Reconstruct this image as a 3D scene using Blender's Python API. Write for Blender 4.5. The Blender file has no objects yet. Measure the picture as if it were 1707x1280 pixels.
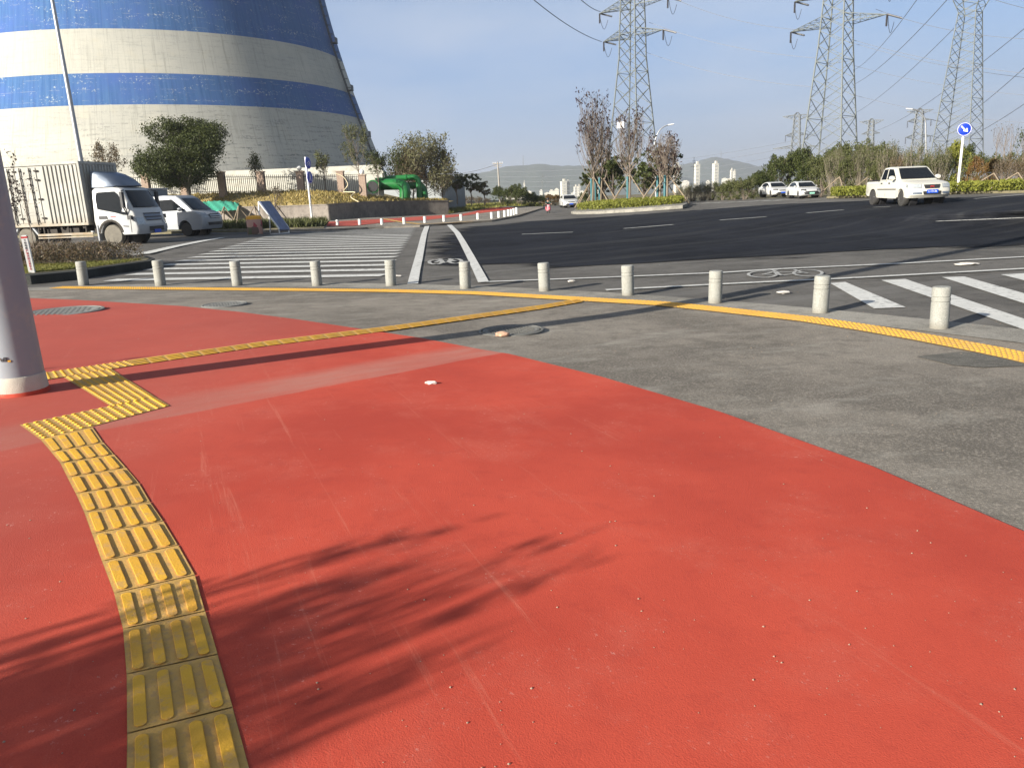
import bpy, bmesh, math, random
import numpy as np
from mathutils import Vector, Matrix
from mathutils.geometry import delaunay_2d_cdt, tessellate_polygon
R = math.radians
rnd = random.Random(7)
scene = bpy.context.scene
col = scene.collection

# ------------------------------------------------------------------ camera, world, sun, exposure
F, W, H, CH = 1270., 1707, 1280, 1.55
PITCH, ROLL = R(14.06), R(2.4)
fwd = np.array([0, math.cos(PITCH), -math.sin(PITCH)])
_r = np.array([1., 0, 0]); _u = np.array([0, math.sin(PITCH), math.cos(PITCH)])
R2 = _r*math.cos(ROLL) - _u*math.sin(ROLL); U2 = _u*math.cos(ROLL) + _r*math.sin(ROLL)
CAM = np.array([0, 0, CH])
cam = bpy.data.objects.new('camera', bpy.data.cameras.new('camera')); col.objects.link(cam)
cam.data.sensor_fit = 'HORIZONTAL'; cam.data.sensor_width = 36; cam.data.lens = 36*F/W
cam.data.clip_end = 20000; cam.data.clip_start = .05
m = Matrix(((R2[0], U2[0], -fwd[0], 0), (R2[1], U2[1], -fwd[1], 0), (R2[2], U2[2], -fwd[2], CH), (0, 0, 0, 1)))
cam.matrix_world = m
scene.camera = cam

SAZ, SEL = R(38.8), R(20.5)                      # shadows run towards SAZ; sun is opposite
SUN = Vector((-math.cos(SAZ)*math.cos(SEL), -math.sin(SAZ)*math.cos(SEL), math.sin(SEL)))
sl = bpy.data.lights.new('sun', 'SUN'); sl.energy = 5.0; sl.angle = R(.45); sl.color = (1, .93, .82)
so = bpy.data.objects.new('sun', sl); col.objects.link(so); so.rotation_euler = SUN.to_track_quat('Z', 'Y').to_euler()

world = bpy.data.worlds.new('World'); scene.world = world; world.use_nodes = True
nt = world.node_tree; nt.nodes.clear()
sky = nt.nodes.new('ShaderNodeTexSky'); sky.sky_type = 'NISHITA'; sky.sun_disc = False
sky.sun_elevation = SEL; sky.sun_rotation = math.atan2(SUN.x, SUN.y); sky.air_density = 1.0; sky.dust_density = 1.0; sky.ozone_density = 1.2
tc = nt.nodes.new('ShaderNodeTexCoord'); mp = nt.nodes.new('ShaderNodeMapping'); mp.inputs['Scale'].default_value = (1.4, 1.4, 5)
nz = nt.nodes.new('ShaderNodeTexNoise'); nz.inputs['Scale'].default_value = 1.7; nz.inputs['Detail'].default_value = 6; nz.inputs['Roughness'].default_value = .5
cr = nt.nodes.new('ShaderNodeValToRGB'); cr.color_ramp.elements[0].position = .44; cr.color_ramp.elements[1].position = .68
cr.color_ramp.elements[0].color = (0, 0, 0, 1); cr.color_ramp.elements[1].color = (.45, .45, .45, 1)
mx = nt.nodes.new('ShaderNodeMix'); mx.data_type = 'RGBA'; mx.inputs[7].default_value = (5.6, 6.0, 6.8, 1)
bg = nt.nodes.new('ShaderNodeBackground'); bg.inputs['Strength'].default_value = .05
wo = nt.nodes.new('ShaderNodeOutputWorld')
L = nt.links.new
L(tc.outputs['Generated'], mp.inputs[0]); L(mp.outputs[0], nz.inputs['Vector']); L(nz.outputs[0], cr.inputs[0])
sp_ = nt.nodes.new('ShaderNodeSeparateXYZ'); L(tc.outputs['Generated'], sp_.inputs[0]); mr = nt.nodes.new('ShaderNodeMapRange'); mr.inputs[1].default_value = .0; mr.inputs[2].default_value = .42; mr.inputs[3].default_value = .93; mr.inputs[4].default_value = 0; L(sp_.outputs[2], mr.inputs[0])
m2 = nt.nodes.new('ShaderNodeMix'); m2.data_type = 'RGBA'; m2.inputs[7].default_value = (2.15, 3.65, 7.3, 1); L(mr.outputs[0], m2.inputs[0]); L(sky.outputs[0], m2.inputs[6])   # pale band of humid air low in the sky
mr2 = nt.nodes.new('ShaderNodeMapRange'); mr2.inputs[1].default_value = .0; mr2.inputs[2].default_value = .17; mr2.inputs[3].default_value = .85; mr2.inputs[4].default_value = 0; L(sp_.outputs[2], mr2.inputs[0])
m3 = nt.nodes.new('ShaderNodeMix'); m3.data_type = 'RGBA'; m3.inputs[7].default_value = (3.6, 4.6, 5.7, 1); L(mr2.outputs[0], m3.inputs[0]); L(m2.outputs[2], m3.inputs[6])
L(cr.outputs[0], mx.inputs[0]); L(m3.outputs[2], mx.inputs[6]); L(mx.outputs[2], bg.inputs[0]); L(bg.outputs[0], wo.inputs[0])
scene.view_settings.view_transform = 'Standard'; scene.view_settings.look = 'None'
scene.view_settings.exposure = 1.32; scene.view_settings.gamma = 1

# ------------------------------------------------------------------ terrain and picture -> ground mapping
def ray(x, y): return fwd*F + R2*(x-W/2) + U2*(H/2-y)
def G(x, y):                                       # photo pixel -> flat base coordinates
    d = ray(x, y); t = -CH/d[2]; return (d[0]*t, d[1]*t)
def at(x, y, Y):                                   # photo pixel at distance Y
    d = ray(x, y); t = Y/d[1]; return Vector((d[0]*t, d[1]*t, CH+d[2]*t))
ARC, RAD = np.array([-11.43, -3.35]), 19.48
def sm(a, b, v):
    t = min(1, max(0, (v-a)/(b-a))); return t*t*(3-2*t)
def hgt(x, y):
    d = RAD - math.hypot(x-ARC[0], y-ARC[1])
    v = (d-.9)/.35
    h = .05*.35*(math.log1p(math.exp(min(v, 30))) if v < 30 else v)
    h = .4*math.tanh((h/.4)**1.0) if h > 0 else 0
    xx = (x-4)/2.5; h += .8*(1-math.exp(-2.5*(math.log1p(math.exp(xx)) if xx < 30 else xx)/16))*sm(16, 34, y)
    h += .2*sm(-6, -14, x)*sm(22, 32, y)
    return h
def D(x, y, lift=0):
    h = hgt(x, y) + lift; s = 1-h/CH
    return Vector((x*s, y*s, h))
def P(x, y, lift=0): return D(*G(x, y), lift)      # photo pixel -> point on the real ground
def mpp(p): return (p[1]*math.cos(PITCH)-(p[2]-CH)*math.sin(PITCH))/F   # metres per photo pixel there

# ------------------------------------------------------------------ object helpers
def link(o, parent=None, label=None, cat=None, group=None, kind=None):
    col.objects.link(o)
    if parent: o.parent = parent
    if label: o['label'] = label
    if cat: o['category'] = cat
    if group: o['group'] = group
    if kind: o['kind'] = kind
    return o
def thing(name, label, cat, loc=(0, 0, 0), rz=0, group=None, sc=1):
    o = bpy.data.objects.new(name, None); o.empty_display_size = .1
    o.location = loc; o.rotation_euler = (0, 0, rz); o.scale = (sc, sc, sc) if not isinstance(sc, tuple) else sc
    return link(o, None, label, cat, group)
def dup(o, loc=None, rz=None, sc=None, label=None, parent=None):
    c = o.copy(); col.objects.link(c); c.parent = parent
    if loc is not None: c.location = loc
    if rz is not None: c.rotation_euler = (0, 0, rz)
    if sc is not None: c.scale = sc if isinstance(sc, tuple) else (sc, sc, sc)
    if label: c['label'] = label
    for ch in list(o.children): dup(ch, parent=c)
    return c

class MB:
    def __init__(s): s.v = []; s.f = []; s.m = []; s.cur = 0
    def add(s, vs, fs):
        b = len(s.v); s.v += [tuple(p) for p in vs]
        for f in fs: s.f.append(tuple(i+b for i in f)); s.m.append(s.cur)
        return s
    def box(s, c, d, rz=0, ry=0):
        M = Matrix.Rotation(rz, 3, 'Z') @ Matrix.Rotation(ry, 3, 'Y'); c = Vector(c)
        vs = [c + M @ Vector((x*d[0]/2, y*d[1]/2, z*d[2]/2)) for x in (-1, 1) for y in (-1, 1) for z in (-1, 1)]
        return s.add(vs, [(0, 1, 3, 2), (4, 6, 7, 5), (0, 4, 5, 1), (2, 3, 7, 6), (0, 2, 6, 4), (1, 5, 7, 3)])
    def path(s, pts, rs, n=6, cap=True, flat=None):
        pts = [Vector(p) for p in pts]
        if not isinstance(rs, (list, tuple)): rs = [rs]*len(pts)
        b = len(s.v); prev = None
        for i, p in enumerate(pts):
            t = (pts[min(i+1, len(pts)-1)] - pts[max(i-1, 0)]).normalized()
            a = Vector((0, 0, 1)) if abs(t.z) < .95 else Vector((0, 1, 0))
            if prev is None: x = t.cross(a).normalized()
            else:
                x = (prev - t*prev.dot(t)); x = x.normalized() if x.length > 1e-6 else t.cross(a).normalized()
            y = t.cross(x); prev = x
            for k in range(n):
                an = 2*math.pi*(k+.5)/n; s.v.append(tuple(p + (x*math.cos(an)+y*math.sin(an))*rs[i]))
        for i in range(len(pts)-1):
            for k in range(n):
                q = (k+1) % n; s.f.append((b+i*n+k, b+i*n+q, b+(i+1)*n+q, b+(i+1)*n+k)); s.m.append(s.cur)
        if cap:
            s.f.append(tuple(b+k for k in range(n))[::-1]); s.m.append(s.cur)
            e = b+(len(pts)-1)*n; s.f.append(tuple(e+k for k in range(n))); s.m.append(s.cur)
        return s
    def lathe(s, prof, n=24, c=(0, 0, 0), axis='z'):
        b = len(s.v)
        for r, z in prof:
            for k in range(n):
                a = 2*math.pi*k/n; x, y = r*math.cos(a), r*math.sin(a)
                p = (x, y, z) if axis == 'z' else ((x, z, y) if axis == 'y' else (z, x, y))
                s.v.append((p[0]+c[0], p[1]+c[1], p[2]+c[2]))
        for i in range(len(prof)-1):
            for k in range(n):
                q = (k+1) % n; s.f.append((b+i*n+k, b+i*n+q, b+(i+1)*n+q, b+(i+1)*n+k)); s.m.append(s.cur)
        s.f.append(tuple(b+k for k in range(n))[::-1]); s.m.append(s.cur)
        e = b+(len(prof)-1)*n; s.f.append(tuple(e+k for k in range(n))); s.m.append(s.cur)
        return s
    def build(s, name, mats, parent=None, smooth=None, fix=True, **kw):
        me = bpy.data.meshes.new(name); me.from_pydata(s.v, [], s.f)
        for mt in (mats if isinstance(mats, (list, tuple)) else [mats]): me.materials.append(mt)
        if any(s.m): me.polygons.foreach_set('material_index', s.m)
        if fix:
            bm = bmesh.new(); bm.from_mesh(me); bmesh.ops.recalc_face_normals(bm, faces=bm.faces); bm.to_mesh(me); bm.free()
        if smooth:
            me.polygons.foreach_set('use_smooth', [True]*len(me.polygons)); me.set_sharp_from_angle(angle=R(smooth))
        me.update()
        return link(bpy.data.objects.new(name, me), parent, **kw)

def npmesh(name, v, f, mats, parent=None, **kw):
    me = bpy.data.meshes.new(name); me.from_pydata(v.tolist() if hasattr(v, 'tolist') else v, [], f.tolist() if hasattr(f, 'tolist') else f)
    for mt in (mats if isinstance(mats, (list, tuple)) else [mats]): me.materials.append(mt)
    return link(bpy.data.objects.new(name, me), parent, **kw)

# ------------------------------------------------------------------ materials
class NM:
    def __init__(s, name, rough=.8, metal=0, spec=.5):
        s.mat = bpy.data.materials.new(name); s.mat.use_nodes = True; s.t = s.mat.node_tree
        s.b = s.t.nodes['Principled BSDF']; s.b.inputs['Roughness'].default_value = rough; s.b.inputs['Metallic'].default_value = metal
        s.b.inputs['Specular IOR Level'].default_value = spec
        s.tc = s.t.nodes.new('ShaderNodeTexCoord')
    def n(s, ty, **kw):
        q = s.t.nodes.new(ty)
        for k, v in kw.items():
            if hasattr(q, k): setattr(q, k, v)
        return q
    def L(s, a, b): s.t.links.new(a, b)
    def mapping(s, scale=(1, 1, 1), rot=(0, 0, 0), src='Object', loc=(0, 0, 0)):
        v = s.tc.outputs[src]
        if any(rot):
            q = s.n('ShaderNodeMapping'); q.inputs['Rotation'].default_value = rot; s.L(v, q.inputs[0]); v = q.outputs[0]
        q = s.n('ShaderNodeMapping'); q.inputs['Scale'].default_value = scale; q.inputs['Location'].default_value = loc
        s.L(v, q.inputs[0]); return q.outputs[0]
    def noise(s, scale, detail=4, rough=.55, vec=None, dist=0):
        q = s.n('ShaderNodeTexNoise'); q.inputs['Scale'].default_value = scale; q.inputs['Detail'].default_value = detail
        q.inputs['Roughness'].default_value = rough; q.inputs['Distortion'].default_value = dist
        s.L(vec if vec is not None else s.tc.outputs['Object'], q.inputs['Vector']); return q.outputs[0]
    def ramp(s, fac, a, b, ca=0, cb=1):
        q = s.n('ShaderNodeMapRange'); q.inputs[1].default_value = a; q.inputs[2].default_value = b; q.inputs[3].default_value = ca; q.inputs[4].default_value = cb
        q.interpolation_type = 'SMOOTHSTEP'
        s.L(fac, q.inputs[0]); return q.outputs[0]
    def math(s, op, a, b=None):
        q = s.n('ShaderNodeMath'); q.operation = op
        for i, v in enumerate((a, b)):
            if v is None: continue
            if isinstance(v, (int, float)): q.inputs[i].default_value = v
            else: s.L(v, q.inputs[i])
        return q.outputs[0]
    def mix(s, fac, a, b, mode='MIX'):
        q = s.n('ShaderNodeMix'); q.data_type = 'RGBA'; q.blend_type = mode
        for i, v in ((0, fac), (6, a), (7, b)):
            if isinstance(v, (int, float)): q.inputs[i].default_value = v
            elif isinstance(v, tuple): q.inputs[i].default_value = (*v, 1)
            else: s.L(v, q.inputs[i])
        return q.outputs[2]
    def sep(s, vec=None):
        q = s.n('ShaderNodeSeparateXYZ'); s.L(vec if vec is not None else s.tc.outputs['Object'], q.inputs[0]); return q.outputs
    def col(s, c):
        if isinstance(c, tuple): s.b.inputs['Base Color'].default_value = (*c, 1)
        else: s.L(c, s.b.inputs['Base Color'])
        return s
    def bump(s, h, strength=.3, dist=.01):
        q = s.n('ShaderNodeBump'); q.inputs['Strength'].default_value = strength; q.inputs['Distance'].default_value = dist
        s.L(h, q.inputs['Height']); s.L(q.outputs[0], s.b.inputs['Normal']); return s
def plain(name, c, rough=.6, metal=0, var=.12, scale=4, bump=0, spec=.5, dirt=None):
    k = NM(name, rough, metal, spec); n = k.noise(scale, 5)
    c2 = tuple(v*(1-var*2) for v in c); c1 = tuple(min(1, v*(1+var)) for v in c)
    cc = k.mix(n, c2, c1)
    if dirt: cc = k.mix(k.ramp(k.noise(scale*2.3, 8, .7), .48, .75), cc, dirt)
    k.col(cc)
    if bump: k.bump(k.noise(scale*12, 3), bump, .01)
    return k.mat
def emis_free_glass(name, c=(.02, .025, .03), rough=.08):
    k = NM(name, rough, 0, .6); k.col(c); return k.mat
def foliage(name, c1, c2, c3=None, trans=.25):
    k = NM(name, .55, 0, .25); oi = k.n('ShaderNodeObjectInfo')
    n = k.noise(2.2, 3); n2 = k.noise(23, 2)
    c = k.mix(k.ramp(n, .3, .7), c1, c2)
    c = k.mix(k.ramp(n2, .42, .68), c, c3 if c3 else tuple(v*.55 for v in c1))
    c = k.mix(k.math('MULTIPLY', oi.outputs['Random'], .35), c, tuple(v*.6 for v in c2))
    k.col(c)
    tr = k.n('ShaderNodeBsdfTranslucent'); k.L(c, tr.inputs[0]); ms = k.n('ShaderNodeMixShader'); ms.inputs[0].default_value = trans
    o = k.t.nodes['Material Output']; k.L(k.b.outputs[0], ms.inputs[1]); k.L(tr.outputs[0], ms.inputs[2]); k.L(ms.outputs[0], o.inputs[0])
    return k.mat

def asphalt(name, c, speck=.5, streak=None, dust=None, patch=None):
    k = NM(name, .92, 0, .25)
    g = k.noise(55, 3, .7); g2 = k.noise(190, 2, .6); b = k.noise(.35, 5); b2 = k.noise(1.7, 5, .6)
    base = k.mix(k.ramp(b, .38, .62), tuple(v*.72 for v in c), tuple(v*1.25 for v in c))
    base = k.mix(k.math('MULTIPLY', k.ramp(b2, .45, .65), .55), base, tuple(v*1.45 for v in c))
    base = k.mix(k.math('MULTIPLY', k.ramp(g, .50, .60), speck), base, tuple(min(1, v*2.1) for v in c))
    base = k.mix(k.math('MULTIPLY', k.ramp(g2, .5, .66), speck), base, tuple(v*.3 for v in c))
    b3 = k.noise(4.5, 6, .7); base = k.mix(k.math('MULTIPLY', k.ramp(b3, .5, .62), .45), base, tuple(v*.6 for v in c))
    if dust:
        d = k.noise(.8, 7, .72, k.mapping((1, 2.4, 1), (0, 0, R(-20))))
        base = k.mix(k.math('MULTIPLY', k.ramp(d, .5, .78), dust[0]), base, dust[1])
    if streak:                                        # wheel-swept streaks along the driving direction
        v = k.mapping((.10, 1.5, 1), (0, 0, streak[2]))
        s1 = k.noise(1.0, 6, .62, v, .6)
        base = k.mix(k.math('MULTIPLY', k.ramp(s1, .46, .72), streak[0]), base, streak[1])
    k.col(base)
    k.bump(k.math('ADD', g, k.math('MULTIPLY', g2, .6)), .6, .008)
    return k.mat

M = {}
M['sidewalk'] = asphalt('grey_asphalt', (.172, .153, .127), .5, dust=(.75, (.34, .32, .275)))
M['road'] = asphalt('worn_asphalt', (.088, .083, .075), .35, streak=(.5, (.165, .16, .15), R(-24)), dust=(.3, (.2, .19, .17)))
M['dark'] = asphalt('new_asphalt', (.013, .0145, .019), .25, streak=(.6, (.050, .051, .052), R(-28)), dust=(.15, (.06, .06, .058)))
M['dark'].node_tree.nodes['Principled BSDF'].inputs['Specular IOR Level'].default_value = .08
M['patch'] = asphalt('patch_asphalt', (.10, .095, .082), .6)
M['kerbstone'] = asphalt('pale_concrete', (.205, .195, .17), .4, dust=(.6, (.33, .31, .27)))
M['dark_kerb'] = asphalt('dark_kerb_stone', (.03, .032, .03), .3, dust=(.3, (.1, .1, .07)))
M['earth'] = asphalt('earth', (.13, .115, .07), .4, dust=(.5, (.09, .10, .045)))

# red resin surfacing with pale scuffs, a dusty trench band and drag lines
k = NM('red_surfacing', .9, 0, .2)
g = k.noise(75, 3, .7); g2 = k.noise(230, 2, .5); b = k.noise(.5, 5, .6); b2 = k.noise(2.6, 6, .65)
c = k.mix(k.ramp(b, .34, .66), (.375, .049, .029), (.51, .076, .043))
c = k.mix(k.math('MULTIPLY', k.ramp(b2, .48, .70), .26), c, (.50, .125, .085)); c = k.mix(k.math('MULTIPLY', k.ramp(k.noise(9, 6, .7), .52, .66), .28), c, (.33, .045, .03))
lv = k.mapping((.28, 7.5, 1), (0, 0, R(-113)))
ln = k.noise(1.6, 7, .75, lv, .3)
c = k.mix(k.math('MULTIPLY', k.ramp(ln, .58, .72), .30), c, (.62, .24, .16))
sx = k.sep(k.mapping((1, 1, 1), (0, 0, R(-45))))
yy = k.math('ADD', sx[1], k.math('MULTIPLY', k.math('SUBTRACT', k.noise(1.3, 5), .5), .12))
band = k.math('MULTIPLY', k.ramp(yy, 4.78, 4.83), k.ramp(yy, 5.50, 5.18))
dn = k.ramp(k.noise(2.2, 7, .7, k.mapping((.6, 2, 1), (0, 0, R(-45)))), .3, .72, .45, .95)
c = k.mix(k.math('MULTIPLY', k.math('MULTIPLY', band, dn), .8), c, (.40, .21, .165))
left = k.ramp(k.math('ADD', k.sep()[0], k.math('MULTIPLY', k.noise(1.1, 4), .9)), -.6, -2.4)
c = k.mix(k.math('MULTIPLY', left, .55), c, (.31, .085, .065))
sp = k.ramp(k.noise(48, 3, .8), .62, .69)
c = k.mix(k.math('MULTIPLY', sp, k.math('MULTIPLY', k.ramp(b2, .45, .65), .32)), c, (.72, .45, .38))
c = k.mix(k.math('MULTIPLY', k.ramp(g2, .35, .75), .30), c, (.33, .035, .028))
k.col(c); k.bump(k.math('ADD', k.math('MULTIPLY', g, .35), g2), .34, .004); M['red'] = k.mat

def wear_edge(mat):                                       # thin new asphalt breaks up into the old road along its edge
    t = mat.node_tree; k2 = NM.__new__(NM); k2.mat = mat; k2.t = t; k2.b = t.nodes['Principled BSDF']; k2.tc = [n for n in t.nodes if n.type == 'TEX_COORD'][0]
    a = t.nodes.new('ShaderNodeAttribute'); a.attribute_name = 'wear'
    n = k2.noise(1.0, 7, .68, k2.mapping((.22, 1.6, 1), (0, 0, R(-8))), .4)
    al = k2.ramp(k2.math('ADD', a.outputs['Fac'], k2.math('MULTIPLY', k2.math('SUBTRACT', n, .5), 1.5)), .38, .62); t.links.new(al, k2.b.inputs['Alpha'])
wear_edge(M['dark'])
def paint(name, c, under, wear=.35):
    k = NM(name, .75, 0, .3); n = k.noise(9, 8, .75); n2 = k.noise(1.3, 4)
    f = k.math('ADD', k.math('MULTIPLY', n, .7), k.math('MULTIPLY', n2, .3))
    cc = k.mix(k.ramp(n2, .3, .7), tuple(v*.85 for v in c), c)
    cc = k.mix(k.math('MULTIPLY', k.ramp(f, .58-.12*wear, .66), .85), cc, under)
    k.col(cc); k.bump(k.noise(80, 3), .2, .004); return k.mat
M['white_paint'] = paint('white_road_paint', (.55, .55, .52), (.12, .12, .115), .75)
M['faded_paint'] = paint('faded_road_paint', (.38, .38, .36), (.09, .09, .09), .9)
M['yellow'] = None
k = NM('yellow_tactile', .7, 0, .3); n = k.noise(14, 7, .7); n2 = k.noise(2.1, 4)
c = k.mix(k.ramp(n2, .3, .7), (.58, .30, .035), (.70, .39, .03)); c = k.mix(k.math('MULTIPLY', k.ramp(n, .5, .64), .6), c, (.45, .27, .12))
k.col(c); k.bump(k.noise(120, 3), .35, .004); M['yellow'] = k.mat
k = NM('yellow_tactile_base', .85, 0, .2); n = k.noise(5, 7, .7)
c = k.mix(k.ramp(n, .35, .7), (.46, .28, .085), (.58, .35, .10)); c = k.mix(k.math('MULTIPLY', k.ramp(k.noise(40, 5), .50, .62), .5), c, (.34, .22, .12)); c = k.mix(k.math('MULTIPLY', k.ramp(k.noise(3.2, 5, .7), .48, .62), .5), c, (.33, .22, .08))
k.col(c); k.bump(k.noise(120, 3), .4, .004); M['yellow_base'] = k.mat

k = NM('granite', .75, 0, .35); v = k.noise(140, 3, .8); n = k.noise(6, 5)
c = k.mix(k.ramp(v, .35, .65), (.17, .172, .155), (.37, .372, .335)); c = k.mix(k.ramp(k.noise(260, 1), .62, .7), c, (.12, .12, .115))
c = k.mix(k.math('MULTIPLY', k.ramp(k.math('ADD', k.sep()[2], k.math('MULTIPLY', n, .10)), .16, .04), .8), c, (.17, .155, .125)); c = k.mix(k.math('MULTIPLY', k.ramp(k.noise(11, 6, .7, k.mapping((1, 1, .25))), .52, .68), .35), c, (.19, .18, .15)); k.col(c); k.bump(v, .2, .003); M['granite'] = k.mat

M['grass_dry'] = foliage('dry_grass', (.42, .31, .11), (.30, .25, .08), (.18, .14, .05), .2)
M['grass_green'] = foliage('short_grass', (.15, .17, .035), (.24, .22, .05), (.08, .09, .025), .2)
M['slope'] = asphalt('dry_slope', (.26, .20, .085), .5, dust=(.7, (.11, .10, .035)))
M['bark'] = plain('bark', (.12, .095, .075), .9, var=.3, scale=8, bump=.3)
M['pale_bark'] = plain('pale_bark', (.24, .205, .155), .9, var=.25, scale=8)
M['twig'] = plain('grey_twig', (.20, .16, .125), .9, var=.3, scale=6)
M['stake'] = plain('wooden_stake', (.24, .19, .13), .85, var=.25, scale=9)
M['leaf_dark'] = foliage('dark_leaf', (.040, .055, .014), (.080, .095, .022))
M['leaf_olive'] = foliage('olive_leaf', (.075, .09, .028), (.12, .13, .045), (.05, .05, .02))
M['leaf_pale'] = foliage('pale_leaf', (.19, .18, .09), (.13, .14, .06), (.10, .085, .045))
M['leaf_autumn'] = foliage('autumn_leaf', (.17, .10, .03), (.10, .09, .025), (.20, .075, .03))
M['leaf_lime'] = foliage('lime_leaf', (.17, .19, .03), (.24, .24, .04), (.10, .12, .02))
M['leaf_purple'] = foliage('purple_leaf', (.045, .025, .03), (.07, .045, .035))
M['leaf_brown'] = foliage('brown_leaf', (.13, .10, .055), (.085, .08, .035), (.15, .085, .05))

# ------------------------------------------------------------------ ground sheets
def inside(poly, x, y):
    c = False; n = len(poly); j = n-1
    for i in range(n):
        xi, yi = poly[i]; xj, yj = poly[j]
        if (yi > y) != (yj > y) and x < (xj-xi)*(y-yi)/(yj-yi)+xi: c = not c
        j = i
    return c
def resample(poly, cell, closed=True):
    out = []; n = len(poly)
    for i in range(n if closed else n-1):
        a = poly[i]; b = poly[(i+1) % n]; d = math.hypot(b[0]-a[0], b[1]-a[1])
        k = max(1, int(math.ceil(d/cell)))
        for j in range(k): out.append((a[0]+(b[0]-a[0])*j/k, a[1]+(b[1]-a[1])*j/k))
    if not closed: out.append(poly[-1])
    return out
def sheet(name, poly, lift, mat, cell=.5, kind='structure', skirt=0, jag=0, **kw):
    p = resample(poly, cell)
    if jag: p = [(x+rnd.uniform(-jag, jag), y+rnd.uniform(-jag, jag)) for x, y in p]
    xs = [a[0] for a in p]; ys = [a[1] for a in p]; n = len(p)
    pts = [Vector(a) for a in p]
    for i in range(int(min(xs)/cell)-1, int(max(xs)/cell)+2):
        for j in range(int(min(ys)/cell)-1, int(max(ys)/cell)+2):
            x, y = i*cell, j*cell
            if inside(p, x, y): pts.append(Vector((x, y)))
    r = delaunay_2d_cdt(pts, [(i, (i+1) % n) for i in range(n)], [], 1, 1e-5)
    vs = [D(v[0], v[1], lift) for v in r[0]]; fs = [tuple(f) for f in r[2]]
    mb = MB(); mb.v = [tuple(v) for v in vs]; mb.f = fs
    if skirt:
        # side faces round the edge
        b = len(mb.v); loop = [D(a[0], a[1], lift) for a in p]
        for q in loop: mb.v += [tuple(q), (q.x, q.y, q.z-skirt)]
        for i in range(n):
            j = (i+1) % n; mb.f.append((b+2*i, b+2*j, b+2*j+1, b+2*i+1))
    mb.m = [0]*len(mb.f)
    o = mb.build(name, mat, None, fix=False, **kw)
    me = o.data
    bm = bmesh.new(); bm.from_mesh(me)
    if not skirt:
        for f in bm.faces:
            if f.normal.z < 0: f.normal_flip()
    else: bmesh.ops.recalc_face_normals(bm, faces=bm.faces)
    bm.to_mesh(me); bm.free()
    if kind: o['kind'] = kind
    return o
def ribbon_poly(pts, w):
    L_, R_ = [], []
    ws = w if isinstance(w, (list, tuple)) else [w]*len(pts)
    for i, p in enumerate(pts):
        a = pts[max(0, i-1)]; b = pts[min(len(pts)-1, i+1)]
        dx, dy = b[0]-a[0], b[1]-a[1]; l = math.hypot(dx, dy) or 1
        nx, ny = -dy/l*ws[i]/2, dx/l*ws[i]/2
        L_.append((p[0]+nx, p[1]+ny)); R_.append((p[0]-nx, p[1]-ny))
    return L_, R_
def ribbons(name, lines, lift, mat, cell=.6, **kw):            # lines: list of (base pts, width, closed)
    mb = MB()
    for pts, w in lines:
        if not isinstance(w, (list, tuple)): pts = resample(pts, cell, False)
        A, B = ribbon_poly(pts, w); b = len(mb.v)
        for q, r_ in zip(A, B): mb.v += [tuple(D(*q, lift)), tuple(D(*r_, lift))]
        for i in range(len(A)-1): mb.f.append((b+2*i, b+2*i+1, b+2*i+3, b+2*i+2)); mb.m.append(0)
    return mb.build(name, mat, None, fix=False, **kw)
GP = lambda pts: [G(*p) for p in pts]
def arcpts(off, a0, a1, n=40): return [(ARC[0]+(RAD+off)*math.cos(R(a0+(a1-a0)*i/n)), ARC[1]+(RAD+off)*math.sin(R(a0+(a1-a0)*i/n))) for i in range(n+1)]

# terrain out to the horizon: falls away to a valley beyond 200 m
mb = MB(); rings = [2.5*1.09**i for i in range(0, 52)]; rings = [0.01]+[r for r in rings if r < 200]; na = 120
for r in rings:
    for a in range(na):
        t = 2*math.pi*a/na; mb.v.append(tuple(D(r*math.cos(t), r*math.sin(t), -.09)))
far = [(230, -.5), (300, -8), (420, -18), (700, -24), (1500, -24), (3500, -24), (8000, -24)]
for r, z in far:
    for a in range(na):
        t = 2*math.pi*a/na; mb.v.append((r*math.cos(t), r*math.sin(t), z))
for i in range(len(rings)+len(far)-1):
    for a in range(na):
        q = (a+1) % na; mb.f.append((i*na+a, i*na+q, (i+1)*na+q, (i+1)*na+a)); mb.m.append(0)
mb.build('ground', M['earth'], None, smooth=60, fix=False, kind='structure')

# carriageway
farline = GP([(1900, 309), (1707, 318.5), (1600, 320.5), (1480, 325.5), (1385, 328.5), (1290, 331), (1200, 334), (1140, 336.5)])
mid = GP([(1146, 341), (1138, 344), (1060, 350), (1000, 354), (958, 353.5), (968, 346), (985, 341), (905, 344), (880, 352), (862, 361),
          (820, 368.5), (769, 372), (700, 377), (640, 380), (560, 383), (470, 386), (330, 388), (100, 395), (-300, 402), (-900, 420)])
road = arcpts(.42, 102, -12) + [(20, -8), (60, -8), (90, 40)] + farline + mid
sheet('road', road, 0, M['road'], 1.2)
# freshly laid darker asphalt
dk = GP([(655, 432), (668, 405), (690, 388), (712, 376.5), (760, 376), (850, 371), (1000, 362), (1140, 352), (1290, 341), (1480, 333), (1707, 326), (1850, 322),
         (1900, 360), (1850, 385), (1707, 408), (1600, 412), (1480, 414), (1400, 418), (1310, 427), (1200, 431), (1120, 434), (1050, 442), (1000, 440), (950, 446), (900, 441), (860, 446), (810, 440), (780, 447), (740, 444), (720, 450), (700, 441), (688, 447), (660, 446)])
dkj = []
for q in resample(dk, .45):
    w_ = q[1]/14; e = .30*w_*(math.sin(q[0]*2.3+q[1])*.3+math.sin(q[0]*5.9)*.3+math.sin(q[0]*13.7+1)*.35+rnd.uniform(-.5, .5)); dkj.append((q[0], q[1]*(1-.09*sm(45, 24, q[1]))+e*.3))
dks = sheet('road_new_asphalt', dkj, .014, M['dark'], 1.0)
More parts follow.
